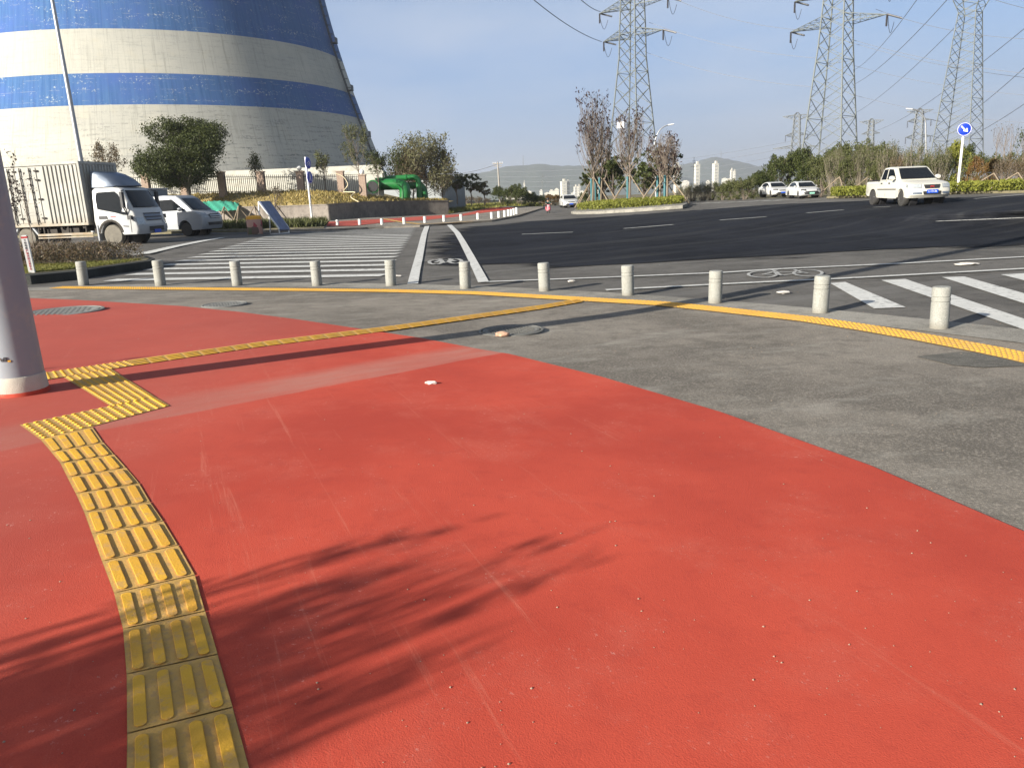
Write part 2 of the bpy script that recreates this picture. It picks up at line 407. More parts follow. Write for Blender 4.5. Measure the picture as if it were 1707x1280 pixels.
at_ = dks.data.attributes.new('wear', 'FLOAT', 'POINT'); bd_ = [q for q in dkj if q[1] < 34 or q[0] < -1]
bx_ = np.array([tuple(D(*q, .014)) for q in bd_]); vx_ = np.array([tuple(v.co) for v in dks.data.vertices])
for i, v in enumerate(vx_):
    w_ = np.abs(bx_-v); at_.data[i].value = min(1, float(np.sqrt(((w_*np.array([1, 1, 0]))**2).sum(1)).min())/(1.0+v[1]*.09))
#sheet('road_right_strip', GP([(1400, 329.5), (1480, 327), (1600, 322), (1707, 319.8), (1900, 311), (1900, 322), (1850, 321), (1707, 325.5), (1480, 332.5), (1290, 340.5), (1146, 350), (1146, 342.5), (1290, 335)]), .004, M['road'], 1.2)

# pavement on our side
walk = arcpts(.42, 102, -12) + [(6, -14), (-26, -14), (-26, 14)]
sheet('pavement', walk, .006, M['sidewalk'], .5)
sheet('kerb', arcpts(.42, 101, -10, 60) + arcpts(-.28, -10, 101, 60), .013, M['kerbstone'], .5)
redpoly = GP([(-260, 494), (50, 497), (130, 500), (300, 510), (400, 520), (500, 533), (600, 548), (700, 563), (800, 582), (850, 590), (1000, 627), (1200, 686), (1450, 775), (1707, 885), (2200, 1100), (2600, 1500)]) + [(2.2, -2), (-12, -2), (-14, 8)]
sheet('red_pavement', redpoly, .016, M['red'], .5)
sheet('asphalt_patch', GP([(1525, 594), (1600, 586), (1640, 588), (1720, 602), (1712, 610), (1640, 612), (1590, 609)]), .013, M['patch'], .25, jag=.012)

# tactile paving: bollard line (blister), cross line (bars), corner pads (blister), near curve (bars)
mbT = MB(); mbB = MB()
def dome(p, r=.0165, h=.0055):
    b = len(mbT.v)
    for q in range(6):
        a = q*math.pi/3; mbT.v.append((p.x+r*math.cos(a), p.y+r*math.sin(a), p.z))
    for q in range(6):
        a = q*math.pi/3; mbT.v.append((p.x+r*.62*math.cos(a), p.y+r*.62*math.sin(a), p.z+h))
    for q in range(6):
        w = (q+1) % 6; mbT.f.append((b+q, b+w, b+6+w, b+6+q)); mbT.m.append(0)
    mbT.f.append(tuple(b+6+q for q in range(6))); mbT.m.append(0)
def bil(q, u, v):
    a, b, c, d = q      # a top-left, b top-right, c bottom-right, d bottom-left
    return ((a[0]*(1-u)+b[0]*u)*(1-v)+(d[0]*(1-u)+c[0]*u)*v, (a[1]*(1-u)+b[1]*u)*(1-v)+(d[1]*(1-u)+c[1]*u)*v)
def bar(q, u0, u1, v0, v1, lift, h=.006, n=5):
    # rounded-end raised bar with sloped flanks
    cu = (u0+u1)/2; hu = (u1-u0)/2; out = []; L_ = math.dist(bil(q, .5, v0), bil(q, .5, v1)) or 1; Wd = math.dist(bil(q, u0, .5), bil(q, u1, .5)); rv = Wd/2/L_*(v1-v0)
    for k_ in range(n+1):
        a = math.pi*k_/n; out.append((cu-hu*math.cos(a), v0+rv*(1-math.sin(a))))
    for k_ in range(n+1):
        a = math.pi*k_/n; out.append((cu+hu*math.cos(a), v1-rv*(1-math.sin(a))))
    b = len(mbB.v); m_ = len(out)
    for sc, z in ((1, 0), (.96, h*.93), (.88, h)):
        for (u, v) in out:
            uu = cu+(u-cu)*sc; vv = v if sc == 1 else v+((v0+v1)/2-v)*(1-sc)*.25*Wd/L_*4
            mbB.v.append(tuple(D(*bil(q, uu, vv), lift+z)))
    for s_ in range(2):
        for i in range(m_):
            j = (i+1) % m_; mbB.f.append((b+s_*m_+i, b+s_*m_+j, b+(s_+1)*m_+j, b+(s_+1)*m_+i)); mbB.m.append(0)
    mbB.f.append(tuple(b+2*m_+i for i in range(m_))); mbB.m.append(0)
TL = .022
# bollard line
cl = GP([(95, 479), (250, 480.5), (400, 482), (520, 483), (650, 484.5), (800, 488.5), (950, 497), (1100, 505.5), (1200, 515.5), (1350, 532), (1450, 547), (1550, 564), (1650, 583), (1707, 595), (1800, 617), (1900, 645), (2060, 697), (2300, 800), (2600, 1000)])
ribbons('tactile_strip_by_bollards', [(cl, .36)], TL-.002, M['yellow_base'], .4, kind='structure')
fine = resample(cl, .062, False)
for off in (-.14, -.083, -.028, .028, .083, .14):
    A, _ = ribbon_poly(fine, off*2)
    for q in A[::1]: dome(D(*q, TL-.003), .021, .006)
# cross line with lengthwise bars
up = GP([(212, 600.5), (430, 570), (663, 541.5), (900, 508.5), (965, 498)]); lo = GP([(222, 609.5), (430, 578.5), (663, 549.5), (900, 515.5), (972, 503)])
def inter(pl, t):
    d = [0]
    for a, b in zip(pl, pl[1:]): d.append(d[-1]+math.dist(a, b))
    s_ = t*d[-1]
    for i in range(len(pl)-1):
        if s_ <= d[i+1]+1e-9:
            f = (s_-d[i])/(d[i+1]-d[i]); return (pl[i][0]+(pl[i+1][0]-pl[i][0])*f, pl[i][1]+(pl[i+1][1]-pl[i][1])*f)
    return pl[-1]
N = 34
mq = MB()
for i in range(N):
    q = (inter(up, i/N), inter(up, (i+1)/N), inter(lo, (i+1)/N), inter(lo, i/N))
    for b_ in range(4):
        v = .14+b_*.24
        qq = (q[3], q[0], q[1], q[2])     # swap axes so bars run lengthwise
        bar(qq, v-.07, v+.07, .05, .95, TL-.002, .005, 3)
sheet('tactile_strip_across_pavement', up+lo[::-1], TL-.002, M['yellow_base'], .3)
# corner pads
pads = [[(33, 708), (258, 661), (283, 676), (68, 733)], [(106, 629), (184, 614), (258, 661), (186, 678)], [(20, 629), (212, 601), (230, 607.5), (20, 642)]]
for n_, pd in enumerate(pads):
    q = GP(pd); sheet('tactile_pad', q, TL-.002+n_*.0015, M['yellow_base'], .3)
    lu = (math.dist(q[0], q[1])+math.dist(q[3], q[2]))/2; lv_ = (math.dist(q[0], q[3])+math.dist(q[1], q[2]))/2
    nu, nv = int(lu/.066), int(lv_/.062)
    for i in range(nu):
        for j in range(nv): dome(D(*bil(q, (i+.5)/nu, (j+.5)/nv), TL+n_*.0015-.002), .0175, .007)
# near curved run of bar tiles
rows = [((67, 732), (154, 711)), ((85, 753), (172, 737)), ((100, 771), (190, 757)), ((112, 795), (210, 779)), ((126, 822), (232, 805)), ((140, 853), (250, 836)), ((153, 889), (272, 868)),
        ((170, 935), (297, 908)), ((190, 988), (325, 958)), ((205, 1048), (342, 1018)), ((211, 1123), (363, 1090)), ((212, 1222), (388, 1178)), ((210, 1345), (418, 1290)), ((205, 1500), (450, 1430))]
M['joint'] = plain('dirty_tile_joint', (.38, .24, .08), .95, var=.3, scale=20)
sheet('tactile_bed', [G(*a) for a, b in rows]+[G(*b) for a, b in rows[::-1]], TL-.006, M['joint'], .25)
tj = random.Random(8)
for (a, b), (c_, d_) in zip(rows, rows[1:]):
    q = (G(*a), G(*b), G(*d_), G(*c_)); j_ = lambda: tj.uniform(-.008, .008)
    sheet('tactile_tile', [bil(q, .0+abs(j_()), .012+j_()*.5), bil(q, 1-abs(j_()), .012+j_()*.5), bil(q, 1-abs(j_()), .985+j_()*.5), bil(q, .0+abs(j_()), .985+j_()*.5)], TL-.002+tj.uniform(-.0012, .0015), M['yellow_base'], .2)
jr = random.Random(3)
for (a, b), (c_, d_) in zip(rows, rows[1:]):
    q = (G(*a), G(*b), G(*d_), G(*c_)); tilt = jr.uniform(-.004, .004)
    for t in range(4):
        u = .13+t*.245+jr.uniform(-.008, .008); bar(q, u-.064, u+.064, .06, .94, TL-.003, .0062+jr.uniform(-.0008, .0008), 6)
mbT.build('tactile_blisters', M['yellow'], None, fix=False, kind='structure')
mbB.build('tactile_bars', M['yellow'], None, smooth=None, fix=True, kind='structure')

# ------------------------------------------------------------------ road markings
stripes = []
for i in range(22):
    rr = (-2.57-.105*i, 15.99+1.225*i); ll = (-9.05-.175*i, 17.5+1.37*i)
    if i > 16: ll = (-11.9, 17.5+1.37*i-.6)
    stripes.append(([ll, rr], .46))
ribbons('crosswalk', stripes[:15], .018, M['white_paint'], 1.0, kind='structure')
ribbons('crosswalk_faded_end', stripes[15:], .019, M['faded_paint'], 1.0, kind='structure')
for q in ([(1384, 472), (1409, 470), (1510, 512), (1457, 514)], [(1469, 467), (1509, 465), (1760, 549), (1712, 551)], [(1570, 462), (1608, 461), (1850, 529), (1800, 535)], [(1668, 457.5), (1707, 455.5), (1990, 520), (1950, 528)]):
    sheet('crosswalk_band', GP(q), .012, M['white_paint'], .6)
ln = [(GP([(811, 469.5), (1000, 462.5), (1207, 454), (1300, 448), (1500, 439), (1707, 428), (1850, 420)]), .14), (GP([(1010, 483), (1207, 473), (1300, 468.5), (1400, 464), (1550, 456), (1707, 447.5), (1850, 439)]), .14),
      (GP([(0, 418), (70, 421), (145, 417.5)]), .2), (GP([(236, 423.5), (290, 411), (338, 401.5), (372, 396)]), [.55, .5, .5, .4])]
ribbons('lane_lines', ln, .020, M['white_paint'], .6, kind='structure')
ribbons('lane_lines_curved', [(GP([(688, 473), (693, 450), (698, 430), (703, 408), (707, 390), (712, 376.5)]), [.20, .20, .21, .22, .24, .26]), (GP([(806, 470), (796, 450), (783, 425), (771, 403), (762, 388), (749, 375)]), [.20, .20, .21, .22, .24, .27])], .024, M['white_paint'], .6, kind='structure')
ds = [((870, 390.5), (955, 387)), ((1040, 381), (1122, 374.5)), ((1200, 367), (1277, 361.5)), ((1345, 355), (1406, 350)), ((1456, 345.5), (1484, 344.3)), ((1624, 331.5), (1707, 324)), ((1560, 369), (1707, 363))]
ribbons('lane_dashes', [(GP(list(d)), .16) for d in ds], .024, M['white_paint'], .6, kind='structure')
zb = []
for i in range(8):
    x0 = 1150+i*20; y0 = 340.5-i*.75; zb.append((GP([(x0, y0), (x0+34, y0-2.6)]), .35))
ribbons('crosswalk_far', zb, .022, M['faded_paint'], .8, kind='structure')
def bike(name, x0, x1, yb, yt, wd):
    w = x1-x0; h = yb-yt; ln_ = []
    def e(cx, cy, rx, ry): return GP([(x0+w*(cx+rx*math.cos(t)), yb-h*(cy+ry*math.sin(t))) for t in np.linspace(0, 2*math.pi, 17)])
    q = lambda *p: GP([(x0+w*a, yb-h*b) for a, b in p])
    for pl in (e(.2, .42, .19, .38), e(.8, .58, .19, .38), q((.2, .42), (.45, .3), (.72, .62), (.38, .75), (.2, .42)), q((.45, .3), (.34, .92)), q((.8, .58), (.7, .7), (.62, 1.0)), q((.28, .95), (.4, .9))):
        ln_.append((pl, [wd]*len(pl)))
    return ribbons(name, ln_, .024, M['faded_paint'], kind='structure')
bike('bicycle_marking', 1246, 1372, 463, 449, .055)
bike('bicycle_marking', 715, 770, 441, 431, .09)

# ------------------------------------------------------------------ manholes, stones, litter
M['iron'] = plain('cast_iron', (.19, .185, .165), .7, .3, var=.3, scale=20, bump=.4)
M['cover'] = plain('mortared_cover', (.20, .20, .185), .85, 0, var=.25, scale=14, bump=.5)
def manhole(px, py, rx, mat, label):
    p = P(px, py); c0 = P(px-rx, py); r = (p-c0).length
    t = thing('manhole_cover', label, 'manhole cover', p+Vector((0, 0, .02)), .4)
    mb = MB(); mb.lathe([(r*.88, -.03), (r*.88, .004), (r*.80, .006), (r*.78, .002)], 40); mb.build('cover', mat, t, smooth=30)
    mb = MB(); mb.lathe([(r, -.03), (r, .004), (r*.97, .006), (r*.93, .006), (r*.91, -.03)], 40); mb.build('rim', mat, t, smooth=30)
    mb = MB()
    for i in range(-6, 7):
        for j in range(-6, 7):
            x, y = i*r*.125, j*r*.125
            if x*x+y*y < (r*.72)**2: mb.box((x, y, .006), (r*.07, r*.05, .006), rz=(i+j) % 2*1.57)
    mb.build('tread', mat, t)
manhole(102, 521.5, 52, M['cover'], 'grey round manhole cover set in the red pavement near the pole')
manhole(852, 553.5, 54, M['iron'], 'round manhole cover with a brick beside it on grey pavement')
manhole(374, 509.5, 32, M['cover'], 'dark manhole cover half sunk in grey pavement near the bollards')
def lump(name, px, py, size, mat, label, cat, flat=.5, n=10):
    p = P(px, py); bm = bmesh.new(); bmesh.ops.create_icosphere(bm, subdivisions=2, radius=1)
    rr = random.Random(px)
    for v in bm.verts: v.co *= 1+rr.uniform(-.22, .22)
    for v in bm.verts: v.co = Vector((v.co.x*size[0], v.co.y*size[1], v.co.z*size[2]))
    me = bpy.data.meshes.new(name); bm.to_mesh(me); bm.free(); me.materials.append(mat)
    o = bpy.data.objects.new(name, me); o.location = p+Vector((0, 0, .016+size[2]*.45)); link(o, None, label, cat); return o
M['brick'] = plain('broken_brick', (.55, .33, .22), .9, var=.25, scale=30, bump=.4)
M['paper'] = plain('white_litter', (.62, .58, .52), .9, var=.2, scale=40)
lump('brick_fragment', 838, 562, (.075, .045, .03), M['brick'], 'broken orange brick lying beside the manhole cover', 'brick')
lump('crumpled_litter', 719, 643, (.045, .025, .014), M['paper'], 'small crumpled white litter on the red pavement', 'litter')
lump('crumpled_litter', 1612, 442, (.19, .12, .02), M['paper'], 'flattened pale litter between the two white lane lines', 'litter')
lump('crumpled_litter', 1306, 490, (.10, .06, .02), M['paper'], 'small white litter on the road between two bollards', 'litter')
lump('crumpled_litter', 661, 462, (.10, .06, .02), M['paper'], 'white scrap on the road behind the fifth bollard', 'litter')
lump('crumpled_litter', 953, 471, (.07, .05, .02), M['paper'], 'tiny white scrap on the road right of the seventh bollard', 'litter')
# loose grit
gv, gf = [], []
gr = random.Random(11)
def pebble(p, r):
    b = len(gv)
    for dx, dy, dz in ((1, 0, 0), (0, 1, 0), (-1, 0, 0), (0, -1, 0), (0, 0, 1)):
        gv.append((p.x+dx*r*gr.uniform(.7, 1.3), p.y+dy*r*gr.uniform(.7, 1.3), p.z+dz*r*.8))
    for f in ((0, 1, 4), (1, 2, 4), (2, 3, 4), (3, 0, 4)): gf.append(tuple(b+i for i in f))
for i in range(420):
    px, py = gr.uniform(0, 1707), 520+760*gr.random()**1.4
    pebble(P(px, py, .017), gr.choice((.0015, .002, .002, .0025, .004)))
for i in range(160):
    px = gr.uniform(200, 1707); py = gr.uniform(470, 600); pebble(P(px, py, .017), gr.uniform(.003, .007))
M['grit'] = plain('grit', (.34, .25, .18), .9, var=.3, scale=60)
npmesh('loose_grit', gv, gf, M['grit'], kind='stuff')

# ------------------------------------------------------------------ bollards
near = [(140, 477), (268, 478), (396, 478), (529, 478), (652, 478), (776, 483), (908, 487), (1047, 494), (1192, 507), (1367, 523), (1565, 549)]
nh = [40, 43, 42, 42, 44, 46, 48, 51, 55, 63, 71]
mb = MB(); r = .093
mb.lathe([(r, 0), (r, .285), (r*.93, .29), (r*.93, .297), (r, .302), (r, .337), (r*.93, .342), (r*.93, .349), (r, .354), (r, .43), (r*.96, .445), (r*.86, .452)], 28)
ords = ['first', 'second', 'third', 'fourth', 'fifth', 'sixth', 'seventh', 'eighth', 'ninth', 'tenth', 'eleventh']
b0 = None
for i, (b, h_) in enumerate(zip(near, nh)):
    p = P(b[0], b[1]-1.5, .008); sc = h_*mpp(p)/.452*.98
    lab = '%s pale granite bollard from the left in the near row by the yellow strip' % ords[i]
    if i == 10: lab = 'largest pale granite bollard, at the right end of the near row'
    if b0 is None:
        b0 = mb.build('bollard', M['granite'], None, smooth=35, label=lab, cat='bollard', group='bollards along the near kerb'); o = b0
    else: o = dup(b0, label=lab)
    o.location = p; o.rotation_euler = (R(rnd.uniform(-1.3, 1.3)), R(rnd.uniform(-1.3, 1.3)), i*1.3); o.scale = (1, 1, sc) if .8 < sc < 1.3 else (sc, sc, sc)
    o.scale = (min(1.15, max(.9, sc)),)*2+(sc,)
M['far_boll'] = plain('white_bollard', (.62, .62, .58), .8, var=.1)
fb = [(563, 378.6), (600, 377.4), (637, 376.5), (674, 375), (708.6, 373), (740.5, 371), (769, 369.3), (797, 367.4), (820, 366), (832, 364.5), (841.7, 363), (848, 361.6), (852.7, 361), (857, 359.7), (861.4, 358.3)]
fo = ords+['twelfth', 'thirteenth', 'fourteenth', 'fifteenth']
mb = MB(); mb.lathe([(.1, 0), (.1, .40), (.085, .43)], 12); b1 = None
for i, b in enumerate(fb):
    p = P(*b, .05); lab = '%s small white bollard from the left in front of the far red path' % fo[i]
    if b1 is None: b1 = o = mb.build('bollard', M['far_boll'], None, smooth=35, label=lab, cat='bollard', group='bollards along the far kerb')
    else: o = dup(b1, label=lab)
    o.location = p
    s_ = 11.8*mpp(p)/.43; o.scale = (s_*.9, s_*.9, s_)
for i, x in enumerate((1408, 1420, 1435)):
    o = dup(b1, P(x, 326.5-.1*i), 0, .8, '%s of the three white bollards on the verge behind the pickup' % ('left', 'middle', 'right')[i]); o['group'] = 'bollards on the right verge'
    s_ = 10*mpp(o.location)/.43; o.scale = (s_, s_, s_)
# ------------------------------------------------------------------ generators for plants
def leafmesh(cent, size, rng, up=0, asp=.55):
    n = len(cent); a = rng.normal(size=(n, 3)); a[:, 2] += up; a /= np.linalg.norm(a, axis=1)[:, None]
    b = rng.normal(size=(n, 3)); b -= (a*b).sum(1)[:, None]*a; b /= np.linalg.norm(b, axis=1)[:, None]
    s = size*rng.uniform(.6, 1.3, n)[:, None]
    v = np.empty((n, 4, 3)); v[:, 0] = cent-a*s; v[:, 1] = cent+b*s*asp; v[:, 2] = cent+a*s; v[:, 3] = cent-b*s*asp
    f = np.arange(n*4).reshape(n, 4)
    return v.reshape(-1, 3), f
def clumps(rng, n, shape, clump_r, per):
    out = []
    for c in shape(n):
        q = rng.normal(size=(per, 3)); q /= np.linalg.norm(q, axis=1)[:, None]; q *= (rng.random(per)**.4)[:, None]*clump_r*rng.uniform(.6, 1.3)
        out.append(np.array(c)+q)
    return np.concatenate(out)
def shrub(name, mats, seed, n=90, per=34, leaf=.035, hgt_=1.6, rad=1.0, stems=14, stem_r=.018, label=None, cat='shrub', lumpy=.25):
    # bush about 2*rad wide, hgt_ high, base at the ground
    rng = np.random.default_rng(seed); rr = random.Random(seed)
    lobes = [(rr.uniform(-.5, .5)*rad, rr.uniform(-.4, .4)*rad, rr.uniform(.5, .8)*hgt_, rr.uniform(.35, .6)*rad) for _ in range(6)]
    def shape(n):
        for _ in range(n):
            if rr.random() < .6:
                l = rr.choice(lobes); v = rng.normal(size=3); v /= np.linalg.norm(v); v[2] = abs(v[2])*.9-.15
                k_ = rr.uniform(.7, 1.08); p = (l[0]+v[0]*l[3]*k_, l[1]+v[1]*l[3]*k_, min(l[2]+v[2]*l[3]*k_*.9, hgt_*1.08))
            else:
                a = rr.uniform(0, 6.283); r = rad*math.sqrt(rr.random()); z = rr.uniform(.04, .75)*hgt_; p = (r*math.cos(a), r*math.sin(a), z)
            yield p
    t = thing(name, label, cat)
    v, f = leafmesh(clumps(rng, n, shape, .17*rad, per), leaf, rng); npmesh('foliage', v, f, mats[0], t)
    mb = MB()
    for i in range(stems):
        a = rr.uniform(0, 6.28); r = rr.uniform(.1, .85)*rad; top = (r*math.cos(a), r*math.sin(a), rr.uniform(.5, 1.02)*hgt_)
        mb.path([(top[0]*.15, top[1]*.15, -.1), (top[0]*.55+rr.uniform(-.1, .1), top[1]*.55, top[2]*.45), top], [stem_r, stem_r*.7, stem_r*.2], 4, False)
    mb.build('stem', mats[1], t, fix=False)
    return t
def twigbush(name, mats, seed, n=110, hgt_=1.8, rad=.9, leafn=500, leaf=.03, label=None, r0=.012):
    rng = np.random.default_rng(seed); rr = random.Random(seed); t = thing(name, label, 'shrub'); mb = MB(); tips = []
    for i in range(n):
        a = rr.uniform(0, 6.28); r = rad*math.sqrt(rr.random()); z = hgt_*rr.uniform(.6, 1.08)*(1-.25*(r/rad)**2)
        b = (r*.25*math.cos(a), r*.25*math.sin(a), -.05); p = Vector((r*math.cos(a), r*math.sin(a), z))
        m_ = Vector((b[0]+(p.x-b[0])*.45+rr.uniform(-.08, .08), b[1]+(p.y-b[1])*.45+rr.uniform(-.08, .08), z*.5))
        mb.path([b, m_, p], [r0, r0*.75, r0*.3], 3, False)
        for j in range(4):
            f = rr.uniform(.4, .95); q = m_.lerp(p, f); e = q+Vector((rr.uniform(-.22, .22), rr.uniform(-.22, .22), rr.uniform(.1, .4)))
            mb.path([q, e], [r0*.5, r0*.25], 3, False); tips += [tuple(e), tuple(q.lerp(e, .5))]
    mb.build('stem', mats[1], t, fix=False)
    tp = np.array([rr.choice(tips) for _ in range(leafn)])+rng.normal(size=(leafn, 3))*.05
    v, f = leafmesh(tp, leaf, rng); npmesh('foliage', v, f, mats[0], t)
    return t
def twigtree(name, label, seed, Ht, rad, mats, nb=46, leafn=700, leaf=.06, r0=.06, first=.28, group=None, clumpy=.09, up=0, asp=.55):
    # upright tree of many rising branches, leaves mostly dropped
    rng = np.random.default_rng(seed); rr = random.Random(seed); t = thing(name, label, 'tree', group=group); mb = MB()
    mb.path([(0, 0, -.1), (.03, 0, Ht*.3), (-.02, .03, Ht*.65), (.02, 0, Ht)], [r0, r0*.8, r0*.45, r0*.08], 7, False)
    mb.build('trunk', mats[1], t, smooth=60, fix=False); mb = MB(); tips = []
    for i in range(nb):
        z0 = Ht*rr.uniform(first, .72); a = rr.uniform(0, 6.28); f = (z0/Ht-first)/(1-first)
        reach = rad*rr.uniform(.45, 1.05)*(1-.55*f); up = min(Ht*1.0-z0, Ht*rr.uniform(.24, .46))
        d = Vector((math.cos(a), math.sin(a), 0)); p0 = Vector((0, 0, z0))
        p1 = p0+d*reach*.55+Vector((0, 0, up*.3)); p2 = p0+d*reach*.9+Vector((0, 0, up*.65)); p3 = p0+d*reach+Vector((rr.uniform(-.1, .1)*rad, rr.uniform(-.1, .1)*rad, up))
        br = r0*.34*(1-.5*f); mb.path([p0, p1, p2, p3], [br, br*.7, br*.45, br*.15], 4, False)
        for j in range(9):
            q = [p1, p2, p3][j % 3].lerp([p2, p3, p2][j % 3], rr.random()); e = q+Vector((rr.uniform(-.13, .13)*rad*1.6, rr.uniform(-.13, .13)*rad*1.6, rr.uniform(.04, .13)*Ht))
            mb.path([q, q.lerp(e, .5)+Vector((rr.uniform(-.02, .02), 0, 0)), e], [br*.35, br*.25, br*.1], 3, False); tips += [e, q.lerp(e, .6)]
    mb.build('branches', mats[1], t, fix=False)
    cl = [rr.choice(tips) for _ in range(max(8, leafn//7))]
    tp = np.array([tuple(rr.choice(cl)) for _ in range(leafn)])+rng.normal(size=(leafn, 3))*clumpy*np.array([1, 1, 1+up*.5])
    v, f = leafmesh(tp, leaf, rng, up, asp); npmesh('crown', v, f, mats[0], t)
    return t
def bushtree(name, label, seed, Ht, rad, mats, nclump=230, per=60, leaf=.085, trunk_h=.28, sq=.8, group=None, r0=.18, limbs=26, gaps=.85):
    rng = np.random.default_rng(seed); rr = random.Random(seed); t = thing(name, label, 'tree', group=group); mb = MB()
    cz = Ht*(trunk_h+(1-trunk_h)*.5); rz = Ht*(1-trunk_h)*.5
    mb.path([(0, 0, -.2), (.05, 0, Ht*.15), (-.03, .05, Ht*trunk_h), (0, 0, cz)], [r0*1.2, r0, r0*.8, r0*.4], 8, False); mb.build('trunk', mats[1], t, smooth=60, fix=False)
    lobes = []
    for i in range(15):
        v = rng.normal(size=3); v /= np.linalg.norm(v); lobes.append((v*np.array([rad*.62, rad*.62, rz*.62])+np.array([0, 0, cz]), rr.uniform(.28, .46)))
    mb = MB(); cs = []
    for i in range(limbs):
        l = lobes[i % len(lobes)]; p = Vector(l[0])+Vector((rr.uniform(-.2, .2), rr.uniform(-.2, .2), rr.uniform(-.1, .3)))*rad*.6; b = Vector((0, 0, Ht*trunk_h*rr.uniform(.75, 1.2)))
        mb.path([b, b.lerp(p, .5)+Vector((rr.uniform(-.1, .1)*rad, rr.uniform(-.1, .1)*rad, rr.uniform(-.05, .1)*rad)), p], [r0*.4, r0*.25, r0*.06], 5, False)
    mb.build('limbs', mats[1], t, fix=False)
    for i in range(nclump):
        l = rr.choice(lobes); v = rng.normal(size=3); v /= np.linalg.norm(v); k_ = rr.uniform(.55, 1.05)**.6
        cs.append(l[0]+v*np.array([rad, rad, rz*1.0])*l[1]*k_)
    pts = []
    for c in cs:
        q = rng.normal(size=(per, 3)); q /= np.linalg.norm(q, axis=1)[:, None]; q *= (rng.random(per)**.5)[:, None]*rad*.13*rr.uniform(.6, 1.3); q[:, 2] *= .75
        pts.append(c+q)
    v, f = leafmesh(np.concatenate(pts), leaf, rng); npmesh('crown', v, f, mats[0], t)
    return t
def put(o, px, py, hpx, h0, rz=0, label=None, first=False, wf=1, back=0, cap=None):
    # stand a plant prototype of height h0 at ground pixel (px,py) so that it is hpx photo pixels high
    p = P(px, py); s = hpx*mpp(p)/h0
    if first: o.location = p; o.rotation_euler = (0, 0, rz); o.scale = (s*wf, s*wf, s); return o
    return dup(o, p, rz, (s*wf, s*wf, s), label)
def tufts(name, pts, h, mat, rng, w=.012, lean=.5, **kw):
    n = len(pts); a = rng.uniform(0, 6.28, n); d = np.stack([np.cos(a), np.sin(a), 0*a], 1); hh = h*rng.uniform(.5, 1.3, n)[:, None]
    ln_ = rng.normal(size=(n, 3))*lean; ln_[:, 2] = 1; v = np.empty((n, 3, 3)); v[:, 0] = pts-d*w; v[:, 1] = pts+d*w; v[:, 2] = pts+ln_*hh
    return npmesh(name, v.reshape(-1, 3), np.arange(n*3).reshape(n, 3), mat, kind='stuff', **kw)
npr = np.random.default_rng(5)
def scatter(poly, n, lift=0):
    xs = [p[0] for p in poly]; ys = [p[1] for p in poly]; out = []
    while len(out) < n:
        x = npr.uniform(min(xs), max(xs)); y = npr.uniform(min(ys), max(ys))
        if inside(poly, x, y): out.append(tuple(D(x, y, lift)))
    return np.array(out)

# ------------------------------------------------------------------ cooling tower
k = NM('tower_concrete', .8, 0, .25); xyz = k.sep(); th = k.math('ARCTAN2', xyz[1], xyz[0]); z = xyz[2]
cv = k.n('ShaderNodeCombineXYZ'); k.L(k.math('MULTIPLY', th, 34), cv.inputs[0]); k.L(z, cv.inputs[1])
def tn(sx, sy, sc, det=6, ro=.6, ds=0):
    mpn = k.n('ShaderNodeMapping'); mpn.inputs['Scale'].default_value = (sx, sy, 1); k.L(cv.outputs[0], mpn.inputs[0]); return k.noise(sc, det, ro, mpn.outputs[0], ds)
zz = z
def step(a, b): return k.ramp(zz, a-.04, a+.04)
blue = k.math('ADD', k.math('SUBTRACT', step(15.86, 0), step(20.24, 0)), step(26.38, 0))
vert = tn(2.2, .10, 1.0, 6, .7); hor = tn(.22, 2.6, 1.0, 7, .75); blot = tn(.10, .16, 1.0, 5, .6); fine_ = tn(3, 3, 1.0, 5, .7)
pat = tn(.35, .5, 1.0, 4, .6)
wh = k.mix(k.ramp(vert, .3, .7), (.33, .325, .285), (.47, .46, .40)); wh = k.mix(k.ramp(blot, .35, .7), wh, (.47, .455, .385))
wh = k.mix(k.math('MULTIPLY', k.ramp(pat, .55, .7), .35), wh, (.46, .42, .31))
rs = k.ramp(th, -1.9, -.9)                                      # right side: stains thicken, and its shade is painted into the colour
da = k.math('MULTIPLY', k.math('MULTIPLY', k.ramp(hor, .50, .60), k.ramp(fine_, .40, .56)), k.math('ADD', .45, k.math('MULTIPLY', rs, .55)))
da = k.math('MULTIPLY', da, k.ramp(z, 19, 8, .35, 1))
wh = k.mix(da, wh, (.13, .14, .13)); wh = k.mix(k.math('MULTIPLY', rs, .25), wh, (.30, .31, .30))  # dark stains, then the right side's shade mixed into the white as grey
wh = k.mix(k.math('MULTIPLY', k.ramp(vert, .50, .66), .6), wh, (.24, .24, .21))
bl = k.mix(k.ramp(vert, .3, .7), (.018, .078, .22), (.060, .150, .32)); bl = k.mix(k.ramp(blot, .4, .7), bl, (.045, .105, .33))
bl = k.mix(k.math('MULTIPLY', rs, .3), bl, (.07, .12, .24))  # same painted shade on the right side of the blue bands
chip = k.math('MULTIPLY', k.ramp(fine_, .54, .62), k.ramp(tn(.25, .8, 1.0, 5, .7), .50, .60)); bl = k.mix(k.math('MULTIPLY', chip, .9), bl, (.36, .40, .40))
joint = k.math('PINGPONG', z, .75); jl = k.math('MULTIPLY', k.ramp(joint, .05, .0), k.ramp(tn(.5, .6, 1, 4, .7), .5, .6))
vj = k.math('PINGPONG', k.math('MULTIPLY', th, 34), .8); vl = k.ramp(vj, .05, .0)
c = k.mix(blue, wh, bl); c = k.mix(k.math('MULTIPLY', jl, .6), c, (.30, .32, .32)); c = k.mix(k.math('MULTIPLY', vl, .22), c, (.10, .11, .12))
k.col(c); k.bump(k.math('ADD', fine_, vl), .15, .03); M['tower'] = k.mat
